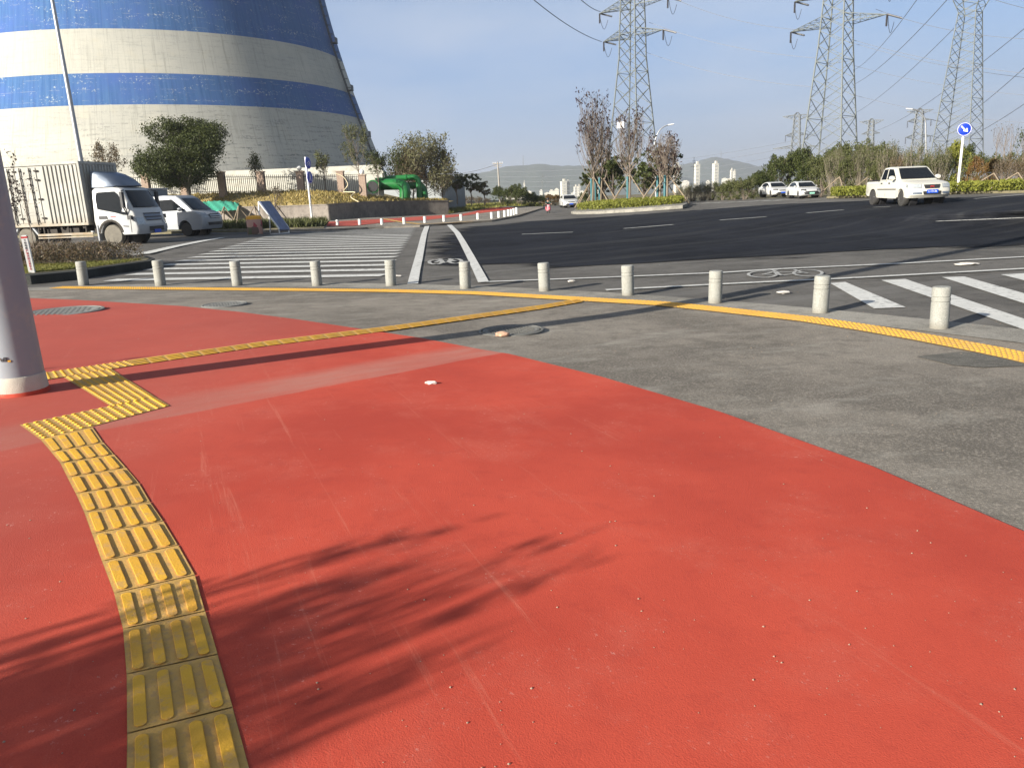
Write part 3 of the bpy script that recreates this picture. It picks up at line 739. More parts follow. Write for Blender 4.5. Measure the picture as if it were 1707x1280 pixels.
TX, TY, TR0, TZ, TK = -62.47, 150, 29.48, 56.05, .539
tr = lambda z: math.sqrt(TR0*TR0+((z-TZ)*TK)**2)
tw = thing('cooling_tower', 'huge blue and white banded concrete cooling tower at the left', 'cooling tower', (TX, TY, 0))
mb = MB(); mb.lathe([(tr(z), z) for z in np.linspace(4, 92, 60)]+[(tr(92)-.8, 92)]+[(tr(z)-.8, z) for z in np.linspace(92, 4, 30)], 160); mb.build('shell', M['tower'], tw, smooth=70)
M['conc'] = plain('grey_concrete', (.28, .27, .25), .85, var=.2, scale=.7)
for i in range(40):
    a = 2*math.pi*i/40; mb = MB(); r1, r2 = tr(4), tr(0)
    mb.path([(r2*math.cos(a), r2*math.sin(a), 0), (r1*math.cos(a+.08), r1*math.sin(a+.08), 4.2)], .4, 6); mb.build('column', M['conc'], tw)
def find_theta(px, py):
    best = None
    for i in range(-600, 300):
        th_ = i*R(.1)
        for z_ in (12., ):
            pass
    return best
M['steel_dark'] = plain('dark_steel', (.06, .065, .07), .6, .3)
tl = []
for (px, py) in ((534, 0), (543, 45), (556, 95), (571, 140), (588, 187), (606, 227), (628, 276)):
    d = ray(px, py); best = (1e9, None)
    for t_ in np.linspace(80, 200, 1200):
        q = CAM+d*(t_/d[1]); e = abs(math.hypot(q[0]-TX, q[1]-TY)-tr(q[2]))
        if q[1] < TY+5 and e < best[0]: best = (e, q)
        if e < .12: best = (e, q); break
    q = best[1]; v = Vector((q[0]-TX, q[1]-TY, 0)); v *= (tr(q[2])+.35)/v.length; tl.append(Vector((v.x, v.y, q[2])))
tl.sort(key=lambda v: v.z)
ext = tl[-1]+(tl[-1]-tl[-2])*1.0; base = tl[0]+(tl[0]-tl[1])*.5
ths = np.mean([math.atan2(v.y, v.x) for v in tl])
mer = [Vector(((tr(z)+.4)*math.cos(ths), (tr(z)+.4)*math.sin(ths), z)) for z in np.linspace(1, 90, 40)]
tg = Vector((-math.sin(ths), math.cos(ths), 0))
mb = MB()
for s_ in (-.35, .35): mb.path([q+tg*s_ for q in mer], .09, 5)
for z in np.arange(1.5, 60, .8):
    q = Vector(((tr(z)+.4)*math.cos(ths), (tr(z)+.4)*math.sin(ths), z)); mb.path([q-tg*.35, q+tg*.35], .05, 4)
for z in np.arange(3, 60, 1.5):
    q = Vector(((tr(z)+1.0)*math.cos(ths), (tr(z)+1.0)*math.sin(ths), z)); o_ = q-Vector((math.cos(ths), math.sin(ths), 0))*.6; mb.path([o_-tg*.4, q-tg*.3, q+tg*.3, o_+tg*.4], .04, 4, False)
mb.build('ladder', M['steel_dark'], tw)
for z in (12.5, 20.5, 28.5):
    q = Vector(((tr(z)+.8)*math.cos(ths), (tr(z)+.8)*math.sin(ths), z)); mb = MB(); mb.box(q, (.9, 1.4, .15), rz=ths); mb.box(q+Vector((.4*math.cos(ths), .4*math.sin(ths), .45)), (.05, 1.4, .9), rz=ths); mb.build('platform', M['steel_dark'], tw)

# ------------------------------------------------------------------ left bank: wall, slope, fence, pipes
M['wall'] = asphalt('stained_wall', (.17, .15, .13), .3, dust=(.8, (.085, .075, .065)))
wb = [(-150, 388), (100, 381), (300, 374), (472, 370), (551, 367.6), (608, 363), (680, 360), (748, 357)]
wp = [P(*q) for q in wb]; wh_ = [1.15, 1.15, 1.12, 1.12, 1.12, 1.12, 1.05, 1.0]
wp = [p+Vector((0, 0, .05)) for p in wp]
hpx = [24, 24, 24, 23.5, 23.5, 23.5, 22, 20]
wt = [p+Vector((0, 0, h_*mpp(p))) for p, h_ in zip(wp, hpx)]
rw = thing('retaining_wall', 'low stained concrete retaining wall below the dry grass bank', 'wall', wp[3])
mb = MB(); bk = Vector((.05, .3, 0)); o0 = wp[3]
for i in range(len(wp)-1):
    a, b, c_, d = wp[i]-Vector((0, 0, .3)), wp[i+1]-Vector((0, 0, .3)), wt[i+1], wt[i]
    vs = [a, b, c_, d, a+bk, b+bk, c_+bk, d+bk]; mb.add([v-o0 for v in vs], [(0, 1, 2, 3), (4, 7, 6, 5), (3, 2, 6, 7)]+([(1, 5, 6, 2)] if i == len(wp)-2 else []))
mb.build('wall_face', M['wall'], rw, fix=False)
mb = MB()
for i in range(len(wp)-1):
    a, b = wt[i], wt[i+1]; n_ = Vector((0, -.05, 0)); vs = [a+n_, b+n_, b+bk*1.2, a+bk*1.2]; up_ = Vector((0, 0, .07))
    mb.add([v-o0 for v in vs]+[v+up_-o0 for v in vs], [(0, 1, 5, 4), (4, 5, 6, 7), (3, 2, 6, 7), (1, 2, 6, 5), (0, 3, 7, 4)])
mb.build('coping', M['wall'], rw, fix=False)
bank_top_px = [(-150, 332), (100, 328), (300, 324), (440, 322), (520, 321), (590, 324), (650, 335), (745, 339)]
bt = []
for (px, py), w_ in zip(bank_top_px, wt): bt.append(at(px, py, w_.y+6.0))
rows_ = []
for i in range(9):
    f = i/8
    rows_.append([wt[j].lerp(bt[j], f)+Vector((0, .22*(1-f), .05+.10*math.sin(f*math.pi)+.05*math.sin(j*2.1+f*7))) for j in range(len(wt))])
rows_.append([b+Vector((0, 10, .1)) for b in bt]); rows_.append([b+Vector((-2, 32, .2)) for b in bt])
dense = []
for r_ in rows_:
    q = []
    for j in range(len(r_)-1):
        for s_ in range(6): q.append(r_[j].lerp(r_[j+1], s_/6))
    q.append(r_[-1]); dense.append(q)
dense = [[v+Vector((0, 0, rnd.uniform(-.05, .05))) if 0 < i < 9 else v for v in r_] for i, r_ in enumerate(dense)]
mb = MB(); n_ = len(dense[0]); mb.v = [tuple(v) for r_ in dense for v in r_]
for i in range(len(dense)-1):
    for j in range(n_-1): mb.f.append((i*n_+j, i*n_+j+1, (i+1)*n_+j+1, (i+1)*n_+j)); mb.m.append(0)
mb.build('grass_bank', M['slope'], None, smooth=80, fix=False, kind='structure')
pts = []
for _ in range(9000):
    i = rnd.randrange(0, 8); j = rnd.randrange(n_-1); a = dense[i][j].lerp(dense[i][j+1], rnd.random()); b = dense[i+1][j].lerp(dense[i+1][j+1], rnd.random()); pts.append(tuple(a.lerp(b, rnd.random())))
tufts('dry_grass', np.array(pts), .2, M['grass_dry'], npr, .05, .6)
def on_bank(px, py, Y): return at(px, py, Y)
M['brickp'] = plain('red_brown_brick', (.34, .25, .19), .85, var=.25, scale=9, bump=.3)
M['black_metal'] = plain('black_metal', (.03, .03, .033), .5, .3)
M['whitewall'] = plain('white_wall', (.52, .51, .45), .85, var=.15, scale=.8, dirt=(.33, .32, .26))
M['globe'] = plain('white_globe', (.75, .75, .7), .3, var=.02)
fy = wt[3].y+6.2
pill = [(180, 323.5), (246, 323), (309, 322.6), (372, 322), (438, 321.6), (503, 321.2), (570, 321), (606, 322)]
fn = thing('iron_fence', 'black iron railing fence with brick pillars on top of the grass bank', 'fence', on_bank(438, 321.6, fy+.2))
o0 = Vector(fn.location); fp = [at(x, y, fy+.6-(x-400)*.0) for x, y in pill]
for i, p in enumerate(fp):
    w = .52; h = 33*mpp(p) if i < 7 else 28*mpp(p)
    mb = MB(); mb.box(p-o0+Vector((0, 0, h/2-.15)), (w, w, h+.3)); mb.box(p-o0+Vector((0, 0, h+.03)), (w+.1, w+.1, .08))
    q = mb.build('pillar', M['brickp'], fn)
    if i in (1, 5, 7):
        mb = MB(); mb.lathe([(.02, 0), (.12, .05), (.2, .18), (.2, .26), (.12, .38), (.02, .42)], 12, tuple(p-o0+Vector((0, 0, h+.07)))); mb.build('lamp_globe', M['globe'], q, smooth=80)
for a, b in zip(fp, fp[1:]):
    mb = MB(); L_ = (b-a).length; n2 = int(L_/.15); hh = 29*mpp(a)
    for f_ in (.08, .88): mb.path([a-o0+Vector((0, 0, hh*f_)), b-o0+Vector((0, 0, hh*f_))], .03, 4)
    for i in range(1, n2): q = a.lerp(b, i/n2)-o0; mb.path([q, q+Vector((0, 0, hh))], .026, 4)
    mb.build('railing', M['black_metal'], fn, fix=False)
ww = thing('basin_wall', 'long white basin wall behind the iron fence', 'wall', at(440, 330, fy+6)); mb = MB()
a, b = at(100, 326, fy+6), at(640, 324, fy+6); t1 = at(640, 291.5, fy+6).z; t0 = at(100, 300, fy+6).z; zt = (t0+t1)/2
c_ = (a+b)/2; mb.box((c_.x-ww.location.x, 0, zt/2-ww.location.z), ((b-a).length, .3, zt+1)); mb.box((c_.x-ww.location.x, -.12, zt-.12-ww.location.z), ((b-a).length+.2, .16, .2)); mb.build('wall_face', M['whitewall'], ww)
# green pipes
M['pipe'] = plain('green_pipe_paint', (.014, .15, .035), .3, 0, var=.25, scale=3, dirt=(.03, .11, .03))
def elbow(a, c_, b, rad, n=8):
    u = (a-c_).normalized(); v = (b-c_).normalized(); p0 = c_+u*rad; p1 = c_+v*rad; out = [a]
    for i in range(n+1):
        t = i/n; out.append(p0*(1-t)**2+c_*2*t*(1-t)+p1*t*t)
    return out+[b]
py_ = wt[6].y+2.2
def pl(px, py, dy=0): return at(px, py, py_+dy)
pr = thing('green_pipe', 'thick glossy green pipe bending down into the ground behind the wall', 'pipe', pl(674, 345)); o0 = Vector(pr.location)
r1 = 9.2*mpp(pl(674, 320)); mb = MB(); pp = elbow(pl(632, 308, .3)-o0, pl(676, 307, 0)-o0, pl(674, 348, 0)-o0, .75); mb.path(pp, r1, 20); mb.build('pipe_run', M['pipe'], pr, smooth=50)
mb = MB(); e0 = elbow(pl(640, 308, .3)-o0, pl(630, 308.3, .3)-o0, pl(622, 311, -.9)-o0, .35); mb.path(e0, [r1*1.02]*len(e0), 20); mb.build('end_bend', M['pipe'], pr, smooth=50)
mb = MB(); d9 = (e0[-1]-e0[-2]).normalized(); mb.path([e0[-1]-d9*.06, e0[-1]+d9*.05], r1*1.14, 20); mb.build('flange', M['pipe'], pr, smooth=40); d9 = (e0[-1]-e0[-2]).normalized(); mb = MB(); mb.path([e0[-1]+d9*.06, e0[-1]+d9*.09], r1*.95, 20); mb.build('dark_opening', M['black_metal'], pr)
mb = MB(); q = pl(634, 299, .3)-o0; mb.lathe([(r1*.85, -.5), (r1*.85, 0), (r1*1.0, .02), (r1*1.0, .12), (.05, .14)], 20, tuple(q)); mb.build('hatch', M['pipe'], pr, smooth=40)
pr2 = thing('green_pipe', 'thinner glossy green pipe arching over the thick green pipe', 'pipe', pl(698, 340, 1.6)); o0 = Vector(pr2.location); r2_ = 4.6*mpp(pl(698, 320))
mb = MB(); pp = elbow(pl(645, 298, 1.6)-o0, pl(698, 295, 1.6)-o0, pl(699, 345, 1.6)-o0, .6); mb.path(pp, r2_, 16); mb.build('pipe_run', M['pipe'], pr2, smooth=50)
mb = MB(); q = pl(676, 296.3, 1.6)-o0; q2 = pl(678, 296.2, 1.6)-o0; mb.path([q, q2], r2_*1.22, 16); mb.build('flange', M['pipe'], pr2, smooth=40)
mb = MB(); mb.path([pl(643, 303, 1.6)-o0, pl(643, 286, 1.6)-o0], .06, 6); mb.build('vent_pipe', M['pipe'], pr2)
pr3 = thing('green_pipe', 'short green pipe standing behind the other two pipes at right', 'pipe', pl(708, 342, 3.5)); o0 = Vector(pr3.location)
mb = MB(); pp = elbow(pl(680, 310, 3.5)-o0, pl(707, 308, 3.5)-o0, pl(709, 348, 3.5)-o0, .8); mb.path(pp, r2_*1.3, 16); mb.build('pipe_run', M['pipe'], pr3, smooth=50)
# hose on the bank
M['hose'] = plain('cream_hose', (.55, .47, .30), .6)
hp0 = [at(x, y, fy-dy) for x, y, dy in ((560, 291, .2), (572, 296, .3), (580, 309, .4), (573, 320, .5), (578, 321.5, 1.4), (592, 322.5, 2), (585, 330, 3), (600, 339, 5))]
hp = []
for i in range(len(hp0)-1):
    a, b, c_, d = hp0[max(0, i-1)], hp0[i], hp0[i+1], hp0[min(len(hp0)-1, i+2)]
    for j in range(6):
        t = j/6; hp.append(.5*((2*b)+(c_-a)*t+(2*a-5*b+4*c_-d)*t*t+(3*b-a-3*c_+d)*t**3))
mb = MB(); mb.path([p+Vector((0, 0, .06)) for p in hp], .04, 6); mb.build('hose', M['hose'], None, smooth=60, label='cream hose looped over the fence pillar and down the bank', cat='hose')
# corrugated shed
M['shed'] = plain('grey_cladding', (.20, .22, .23), .6, var=.15, scale=1.2); M['shedroof'] = plain('dark_roof_sheet', (.07, .075, .08), .6)
sy = wt[7].y+16; a, b = at(738, 334, sy), at(776, 334, sy+7); sh = thing('shed', 'grey corrugated shed behind the trees right of the green pipes', 'shed', a); mb = MB(); d = b-a; n2 = 46; hh = at(745, 297, sy).z-a.z; h2 = at(776, 308, sy+7).z-a.z+.2
for i in range(n2):
    f = i/n2; q = d*f; q2 = d*((i+1)/n2); ofs = Vector((0, -.06 if i % 2 else 0, 0)); z_ = hh
    mb.add([q+ofs-Vector((0, 0, 1)), q2+ofs-Vector((0, 0, 1)), q2+ofs+Vector((0, 0, z_)), q+ofs+Vector((0, 0, z_))], [(0, 1, 2, 3)])
w2 = Vector((-7, 3.0, 0)); mb.add([Vector((0, .1, -1)), w2+Vector((0, 0, -1)), w2+Vector((0, 0, hh)), Vector((0, .1, hh))], [(0, 1, 2, 3)]); mb.build('cladding', M['shed'], sh, fix=False)
mb = MB(); t_ = Vector((0, 0, hh)); e = Vector((0, -.3, 0)); up_ = Vector((0, 0, .18))
vs = [t_+e, t_+d+e, t_+d+w2, t_+w2]; mb.add(vs+[v+up_ for v in vs], [(0, 1, 2, 3), (4, 5, 6, 7), (0, 1, 5, 4), (1, 2, 6, 5), (2, 3, 7, 6), (3, 0, 4, 7)]); mb.build('roof', M['shedroof'], sh)

# far pavement and red path beyond the crossing
fs = GP([(430, 383.5), (470, 383), (560, 381), (640, 378), (700, 375.5), (769, 370.5), (820, 367), (862, 359.5), (905, 346.5), (905, 344.5), (846, 344.5), (800, 350), (746, 357.5), (608, 363.5), (551, 368), (472, 370.5), (430, 371.5)])
sheet('far_pavement', fs, .10, M['sidewalk'], 1.2, skirt=.14)
M['red_far'] = M['red']
sheet('far_red_path', GP([(545, 370), (602, 367), (666, 363.3), (709, 360.5), (769, 357.2), (792, 352.5), (811, 347), (846, 345.5), (862, 347), (801, 355.5), (769, 360.5), (709, 367), (670, 369), (631, 372), (589, 376.6), (545, 377)]), .115, M['red_far'], 1.2)
ribbons('tactile_strip_far', [(GP([(640, 364.8), (668, 370), (700, 373.5), (745, 371.8), (790, 368.6)]), .35)], .125, M['yellow_base'], 1, kind='structure')
vb = GP([(-300, 399), (100, 392), (330, 384.5), (420, 382.5), (540, 380), (546, 369.5), (472, 371), (300, 375), (100, 382), (-300, 394)])
sheet('verge', vb, .12, M['earth'], 1.2, skirt=.16)
tufts('low_hedge_far', scatter(GP([(-200, 394), (330, 383), (420, 381), (540, 378), (545, 373), (420, 376), (100, 386), (-200, 394.5)]), 9000, .12), .38, M['leaf_olive'], npr, .06, .5)
ribbons('far_kerb', [(GP([(-300, 400.5), (100, 393), (330, 385.5), (430, 383.8), (548, 381.2)]), .25)], .15, M['kerbstone'], 1.5, kind='structure')
gp_ = GP([(746, 356), (792, 351), (846, 344), (905, 343.5), (895, 340), (846, 338.5), (780, 342), (746, 347)])
sheet('grass_verge', gp_, .09, M['earth'], 1.5); tufts('verge_grass', scatter(gp_, 4000, .1), .25, M['grass_green'], npr, .05, .5)

# ------------------------------------------------------------------ near left island
isl = GP([(-260, 468), (50, 459.5), (126, 452.5), (199, 442), (250, 435), (258, 431), (245, 427), (150, 423), (0, 425), (-260, 432)])
sheet('island_kerb', isl, .20, M['dark_kerb'], .5, skirt=.22)
isl2 = GP([(-260, 464), (45, 456.5), (124, 450), (197, 440), (244, 433.5), (249, 431), (240, 428), (150, 424.5), (0, 426.5), (-260, 433.5)])
sheet('island_soil', isl2, .206, M['earth'], .5)
tufts('island_grass', scatter(GP([(-100, 460), (45, 456), (124, 449.5), (197, 439.8), (238, 433.5), (150, 438), (0, 445), (-100, 448)]), 16000, .2), .06, M['grass_green'], npr, .012, .6)
hpts = scatter(GP([(-100, 450), (45, 446), (140, 441), (210, 435.5), (243, 432), (232, 429), (150, 425.5), (0, 428), (-100, 430)]), 15000, .2)
hpts[:, 2] += npr.random(len(hpts))**.7*.42; v, f = leafmesh(hpts, .028, npr); npmesh('low_island_hedge', v, f, M['leaf_brown'], kind='stuff')
tufts('low_island_hedge_twigs', hpts[:3000], .16, M['twig'], npr, .006, .7)
def font_mesh(name, body, size, mat, parent, M4, ext=.002, align='CENTER'):
    cu = bpy.data.curves.new(name, 'FONT'); cu.body = body; cu.size = size; cu.align_x = align; cu.align_y = 'CENTER'; cu.extrude = ext
    ob = bpy.data.objects.new(name, cu); me = bpy.data.meshes.new_from_object(ob); me.name = name; bpy.data.objects.remove(ob)
    me.materials.clear(); me.materials.append(mat); o = bpy.data.objects.new(name, me); link(o, parent); o.matrix_local = M4; return o
def face_m(origin, xdir, ydir):
    x = Vector(xdir).normalized(); y = Vector(ydir).normalized(); z_ = x.cross(y); m_ = Matrix((x, y, z_)).transposed().to_4x4(); m_.translation = Vector(origin); return m_
M['white'] = plain('white_enamel', (.68, .68, .65), .45, var=.05); M['red_ink'] = plain('red_lettering', (.5, .03, .03), .6, var=.05); M['black_ink'] = plain('black_lettering', (.03, .03, .035), .6, var=.05)
p = P(54, 455, .2); p0 = p; Ls = 60*mpp(p); mk = thing('marker_post', 'white cable marker post with red and black lettering in the island', 'marker post', p); mk.rotation_euler = (R(2), R(-1), R(20))
mb = MB(); mb.box((0, 0, Ls/2), (.12, .12, Ls)); mb.box((0, 0, Ls+.01), (.10, .10, .03)); mb.build('post', M['white'], mk)
mb = MB(); mb.box((0, 0, Ls-.02), (.124, .124, .04)); mb.build('red_band', M['red_ink'], mk)
for i, ch in enumerate('下有电缆严禁开挖注意安全'):
    font_mesh('lettering', ch, .055, M['black_ink'] if i < 4 else M['red_ink'], mk, face_m((0, -.0625, Ls*.93-.055*1.15*(i+.5)*(Ls*.85/(12*.055*1.15))), (1, 0, 0), (0, 0, 1)))

# ------------------------------------------------------------------ big white pole at the left with its shadow across the crossing
M['pole'] = plain('white_pole_paint', (.24, .27, .295), .5, .0, var=.06, scale=2, dirt=(.33, .31, .28)); M['red_rim'] = M['red']
pb = P(37, 655, .01); w_ = 37*mpp(pb)
pole = thing('light_pole', 'thick white light pole with red paint round its foot at the left edge', 'pole', pb)
mb = MB(); mb.lathe([(w_*1.02, .14), (w_*1.0, .5), (w_*.97, 1.6), (w_*.90, 4.5), (w_*.78, 8.0), (w_*.7, 10.5), (w_*.6, 10.55)], 12); mb.build('shaft', M['pole'], pole, smooth=50)
M['plaster'] = plain('rough_plaster', (.48, .44, .37), .9, 0, var=.15, scale=12, bump=.6)
mb = MB(); mb.lathe([(w_*1.10, -.05), (w_*1.08, .05), (w_*1.05, .14), (w_*1.02, .145)], 24); mb.build('plaster_foot', M['plaster'], pole, smooth=60)
mb = MB(); mb.lathe([(w_*1.13, -.05), (w_*1.12, .02), (w_*1.095, .035)], 24); mb.build('red_paint_rim', M['red'], pole, smooth=60)
for i, (a_, z_) in enumerate(((-100, .28), (-92, .30), (-86, .31), (-80, .29), (-73, .28), (-66, .285), (-58, .27))):
    a = R(a_-12); mb = MB(); mb.box(((w_*1.006)*math.cos(a), (w_*1.006)*math.sin(a), z_), (.006, .018, .012+.008*(i % 3)), rz=a); mb.build('scribble', M['black_ink'] if i % 3 else M['yellow'], pole)
mb = MB(); q = []
for i in range(9): t = i/8; q.append((w_*.3+2.2*t*1.0, .2*t, 10.3+.9*math.sin(t*1.57)))
mb.path(q, [.06]*9, 8); mb.build('arm', M['pole'], pole, smooth=50)
mb = MB(); mb.box((w_*.3+2.6, .2, 11.2), (.9, .3, .12)); mb.build('lamp_head', M['steel_dark'], pole)

# tall lamp post behind the truck
M['galv'] = plain('galvanised_steel', (.36, .37, .38), .45, .5, var=.08)
pb = P(157, 391); lp = thing('lamp_post', 'tall slender grey lamp post rising behind the box truck', 'lamp post', pb)
top = at(87, 0, pb.y); d_ = (top-pb); ex = d_*1.12; r_ = 4.2*mpp(pb)
mb = MB(); mb.path([(0, 0, 0), tuple(d_*.5), tuple(ex)], [r_, r_*.85, r_*.6], 10); mb.build('shaft', M['galv'], lp, smooth=60)
mb = MB(); mb.path([tuple(ex), tuple(ex+Vector((.8, 0, .3))), tuple(ex+Vector((2, 0, .5)))], .05, 6); mb.build('arm', M['galv'], lp)
mb = MB(); mb.box(tuple(ex+Vector((2.3, 0, .5))), (.8, .25, .1)); mb.build('lamp_head', M['steel_dark'], lp)
# ------------------------------------------------------------------ signs, lamps, utility pole
M['blue_sign'] = plain('blue_sign_face', (.003, .032, .36), .4, var=.03); M['sign_white'] = plain('sign_white', (.75, .75, .75), .5, var=.02)
def disc(t, c, nrm, r, name='sign_disc'):
    # round plate facing nrm, returns its frame
    z_ = Vector(nrm).normalized(); x = Vector((0, 0, 1)).cross(z_).normalized(); y = z_.cross(x); m_ = Matrix((x, y, z_)).transposed().to_4x4(); m_.translation = Vector(c)
    mb = MB(); mb.lathe([(r*1.0, -.012), (r, .008), (r*.97, .012)], 32); o = mb.build(name, M['blue_sign'], t, smooth=30); o.matrix_local = m_
    mb = MB(); n = 32
    vs = [(r*q*math.cos(2*math.pi*i/n), r*q*math.sin(2*math.pi*i/n), .015) for q in (.90, .955) for i in range(n)]; mb.add(vs, [(i, (i+1) % n, n+(i+1) % n, n+i) for i in range(n)]); mb.build('rim', M['sign_white'], o, fix=False)
    return o
def flat(parent, name, polys, mat, z_=.016):
    mb = MB()
    for pg in polys: mb.add([(x, y, z_) for x, y in pg], [tuple(range(len(pg)))])
    return mb.build(name, mat, parent, fix=False)
pb = P(1596, 318.5, .1); sg = thing('road_sign', 'round blue road sign with a white arrow pointing down right on a white post', 'road sign', pb)
top = at(1607, 216, pb.y-.05); mp_ = mpp(pb); tv = top-pb; r_ = 10.6*mp_
mb = MB(); mb.path([(0, 0, -.1), tuple(tv)], 2.0*mp_, 12); mb.build('post', M['white'], sg, smooth=60)
nv = (CAM-np.array(pb)); nv = Vector((nv[0]+8, nv[1], 0)); nv.normalize()
dd = disc(sg, tv+nv*(2.2*mp_+.02), nv, r_)
a_ = [(-.5, .46), (-.38, .56), (.22, -.14), (.30, .10), (.46, .06), (.42, -.46), (-.12, -.36), (-.08, -.20), (.10, -.24)]
flat(dd, 'arrow', [[(-.52*r_, .42*r_), (-.40*r_, .55*r_), (.20*r_, -.10*r_), (.06*r_, -.22*r_)][::-1], [(.22*r_, .14*r_), (.40*r_, .14*r_), (.50*r_, -.42*r_), (.30*r_, -.28*r_)][::-1], [(-.10*r_, -.10*r_), (-.12*r_, -.28*r_), (.50*r_, -.42*r_), (.26*r_, -.30*r_), (.18*r_, -.16*r_)]], M['sign_white'])
pb = P(521, 374, .1); sg = thing('road_sign', 'white post carrying two round blue signs one above the other by the far verge', 'road sign', pb); mp_ = mpp(pb)
tv = at(509, 262, pb.y)-pb; mb = MB(); mb.path([(0, 0, -.1), tuple(tv)], 1.7*mp_, 10); mb.build('post', M['white'], sg, smooth=60)
nv = Vector((.97, -.24, 0)).normalized()
for (px, py), kind_ in (((512, 272), 'bike'), ((515, 296), 'walk')):
    c_ = at(px, py, pb.y)-pb; r_ = 9.6*mp_; dd = disc(sg, c_+nv*.06, nv, r_); q = r_
    if kind_ == 'bike':
        circ = lambda cx, cy, ra: [[((cx+ra*k_*math.cos(t))*q, (cy+ra*k_*math.sin(t))*q) for k_, t in ((1, a), (1, a+.6), (.75, a+.6), (.75, a))] for a in np.arange(0, 6.28, .6)]
        flat(dd, 'bicycle_symbol', circ(-.38, -.2, .27)+circ(.38, -.2, .27)+[[(-.38*q, -.2*q), (-.1*q, .25*q), (-.02*q, .25*q), (-.3*q, -.2*q)], [(-.1*q, .25*q), (.3*q, .25*q), (.3*q, .18*q), (-.1*q, .18*q)], [(.25*q, .4*q), (.33*q, .4*q), (.42*q, -.2*q), (.34*q, -.2*q)]], M['sign_white'])
    else:
        flat(dd, 'walking_symbol', [[(-.1*q, .4*q), (.1*q, .4*q), (.1*q, .6*q), (-.1*q, .6*q)], [(-.14*q, -.1*q), (.14*q, -.1*q), (.12*q, .36*q), (-.12*q, .36*q)], [(-.14*q, -.1*q), (-.35*q, -.6*q), (-.22*q, -.6*q), (.02*q, -.1*q)], [(.0*q, -.1*q), (.14*q, -.1*q), (.34*q, -.6*q), (.2*q, -.6*q)]], M['sign_white'])
def street_lamp(px, py, tx, ty, hx, hy, Yf, label):
    pb = P(px, py); pb = Vector((pb.x, pb.y, pb.z)); t = thing('street_lamp', label, 'street lamp', pb); mp_ = mpp(pb)
    a = at(tx, ty, pb.y)-pb; e = at(hx, hy, pb.y)-pb; mb = MB(); r_ = 1.5*mp_
    mb.path([(0, 0, 0), tuple(a*.55), tuple(a)], [r_*1.2, r_, r_*.8], 8); mb.build('shaft', M['galv'], t, smooth=60)
    mb = MB(); cx = a+Vector((0, 0, (e-a).z*1.0)); pts = [a*(1-s)**2+(a+Vector(((e-a).x*.15, 0, (e-a).z*.95)))*2*s*(1-s)+(e)*s*s for s in np.linspace(0, 1, 8)]
    mb.path(pts, r_*.65, 6); mb.build('arm', M['galv'], t, smooth=60)
    d = (pts[-1]-pts[-2]).normalized(); mb = MB(); L_ = 9*mp_; mb.path([pts[-1]-d*L_*.5, pts[-1]+d*L_*.6], [r_*.8, r_*.6], 6); mb.build('lamp_head', M['white'], t)
street_lamp(1094, 338, 1091, 240, 1118, 208, 0, 'curved white street lamp beside the trees on the centre island')
street_lamp(1545, 316, 1543, 205, 1516, 182, 0, 'curved white street lamp left of the tallest lattice pylon')
M['pylon_far'] = plain('dull_pylon', (.11, .12, .12), .6, .1)
M['timber'] = plain('weathered_concrete_pole', (.30, .28, .25), .9, var=.15)
pb = P(834, 341); t = thing('utility_pole', 'grey utility pole with a crossarm above the dark green shrubs', 'utility pole', pb); a = at(829.5, 270, pb.y)-pb; r_ = 1.5*mpp(pb)
mb = MB(); mb.path([(0, 0, 0), tuple(a)], [r_*1.2, r_*.8], 8); mb.build('shaft', M['timber'], t, smooth=60)
mb = MB(); w_ = 8*mpp(pb); c_ = a*.955; mb.box(tuple(c_), (w_*2, .1, .12)); c2 = a*.90; mb.box(tuple(c2), (w_*1.6, .1, .1)); mb.build('crossarm', M['timber'], t)
for s_ in (-.95, -.5, .5, .95): mb = MB(); mb.lathe([(.03, 0), (.05, .06), (.03, .12), (.04, .2)], 8, tuple(c_+Vector((w_*s_, 0, .06)))); mb.build('insulator', M['white'], t)
for px, pt, l_ in ((1157, 262, 'thin distant steel mast right of the centre island trees'), (904, 288, 'thin distant mast above the far white tower blocks')):
    pb = at(px, 322, 300); a = at(px, pt, 300); mb = MB(); mb.path([pb-Vector((0, 0, 18)), a], [.14, .08], 6); mb.box(tuple(a-Vector((0, 0, 1.5))), (1.6, .12, .12)); mb.box(tuple(a-Vector((0, 0, 3.5))), (2.4, .12, .12)); mb.build('mast', M['pylon_far'], None, label=l_, cat='mast')

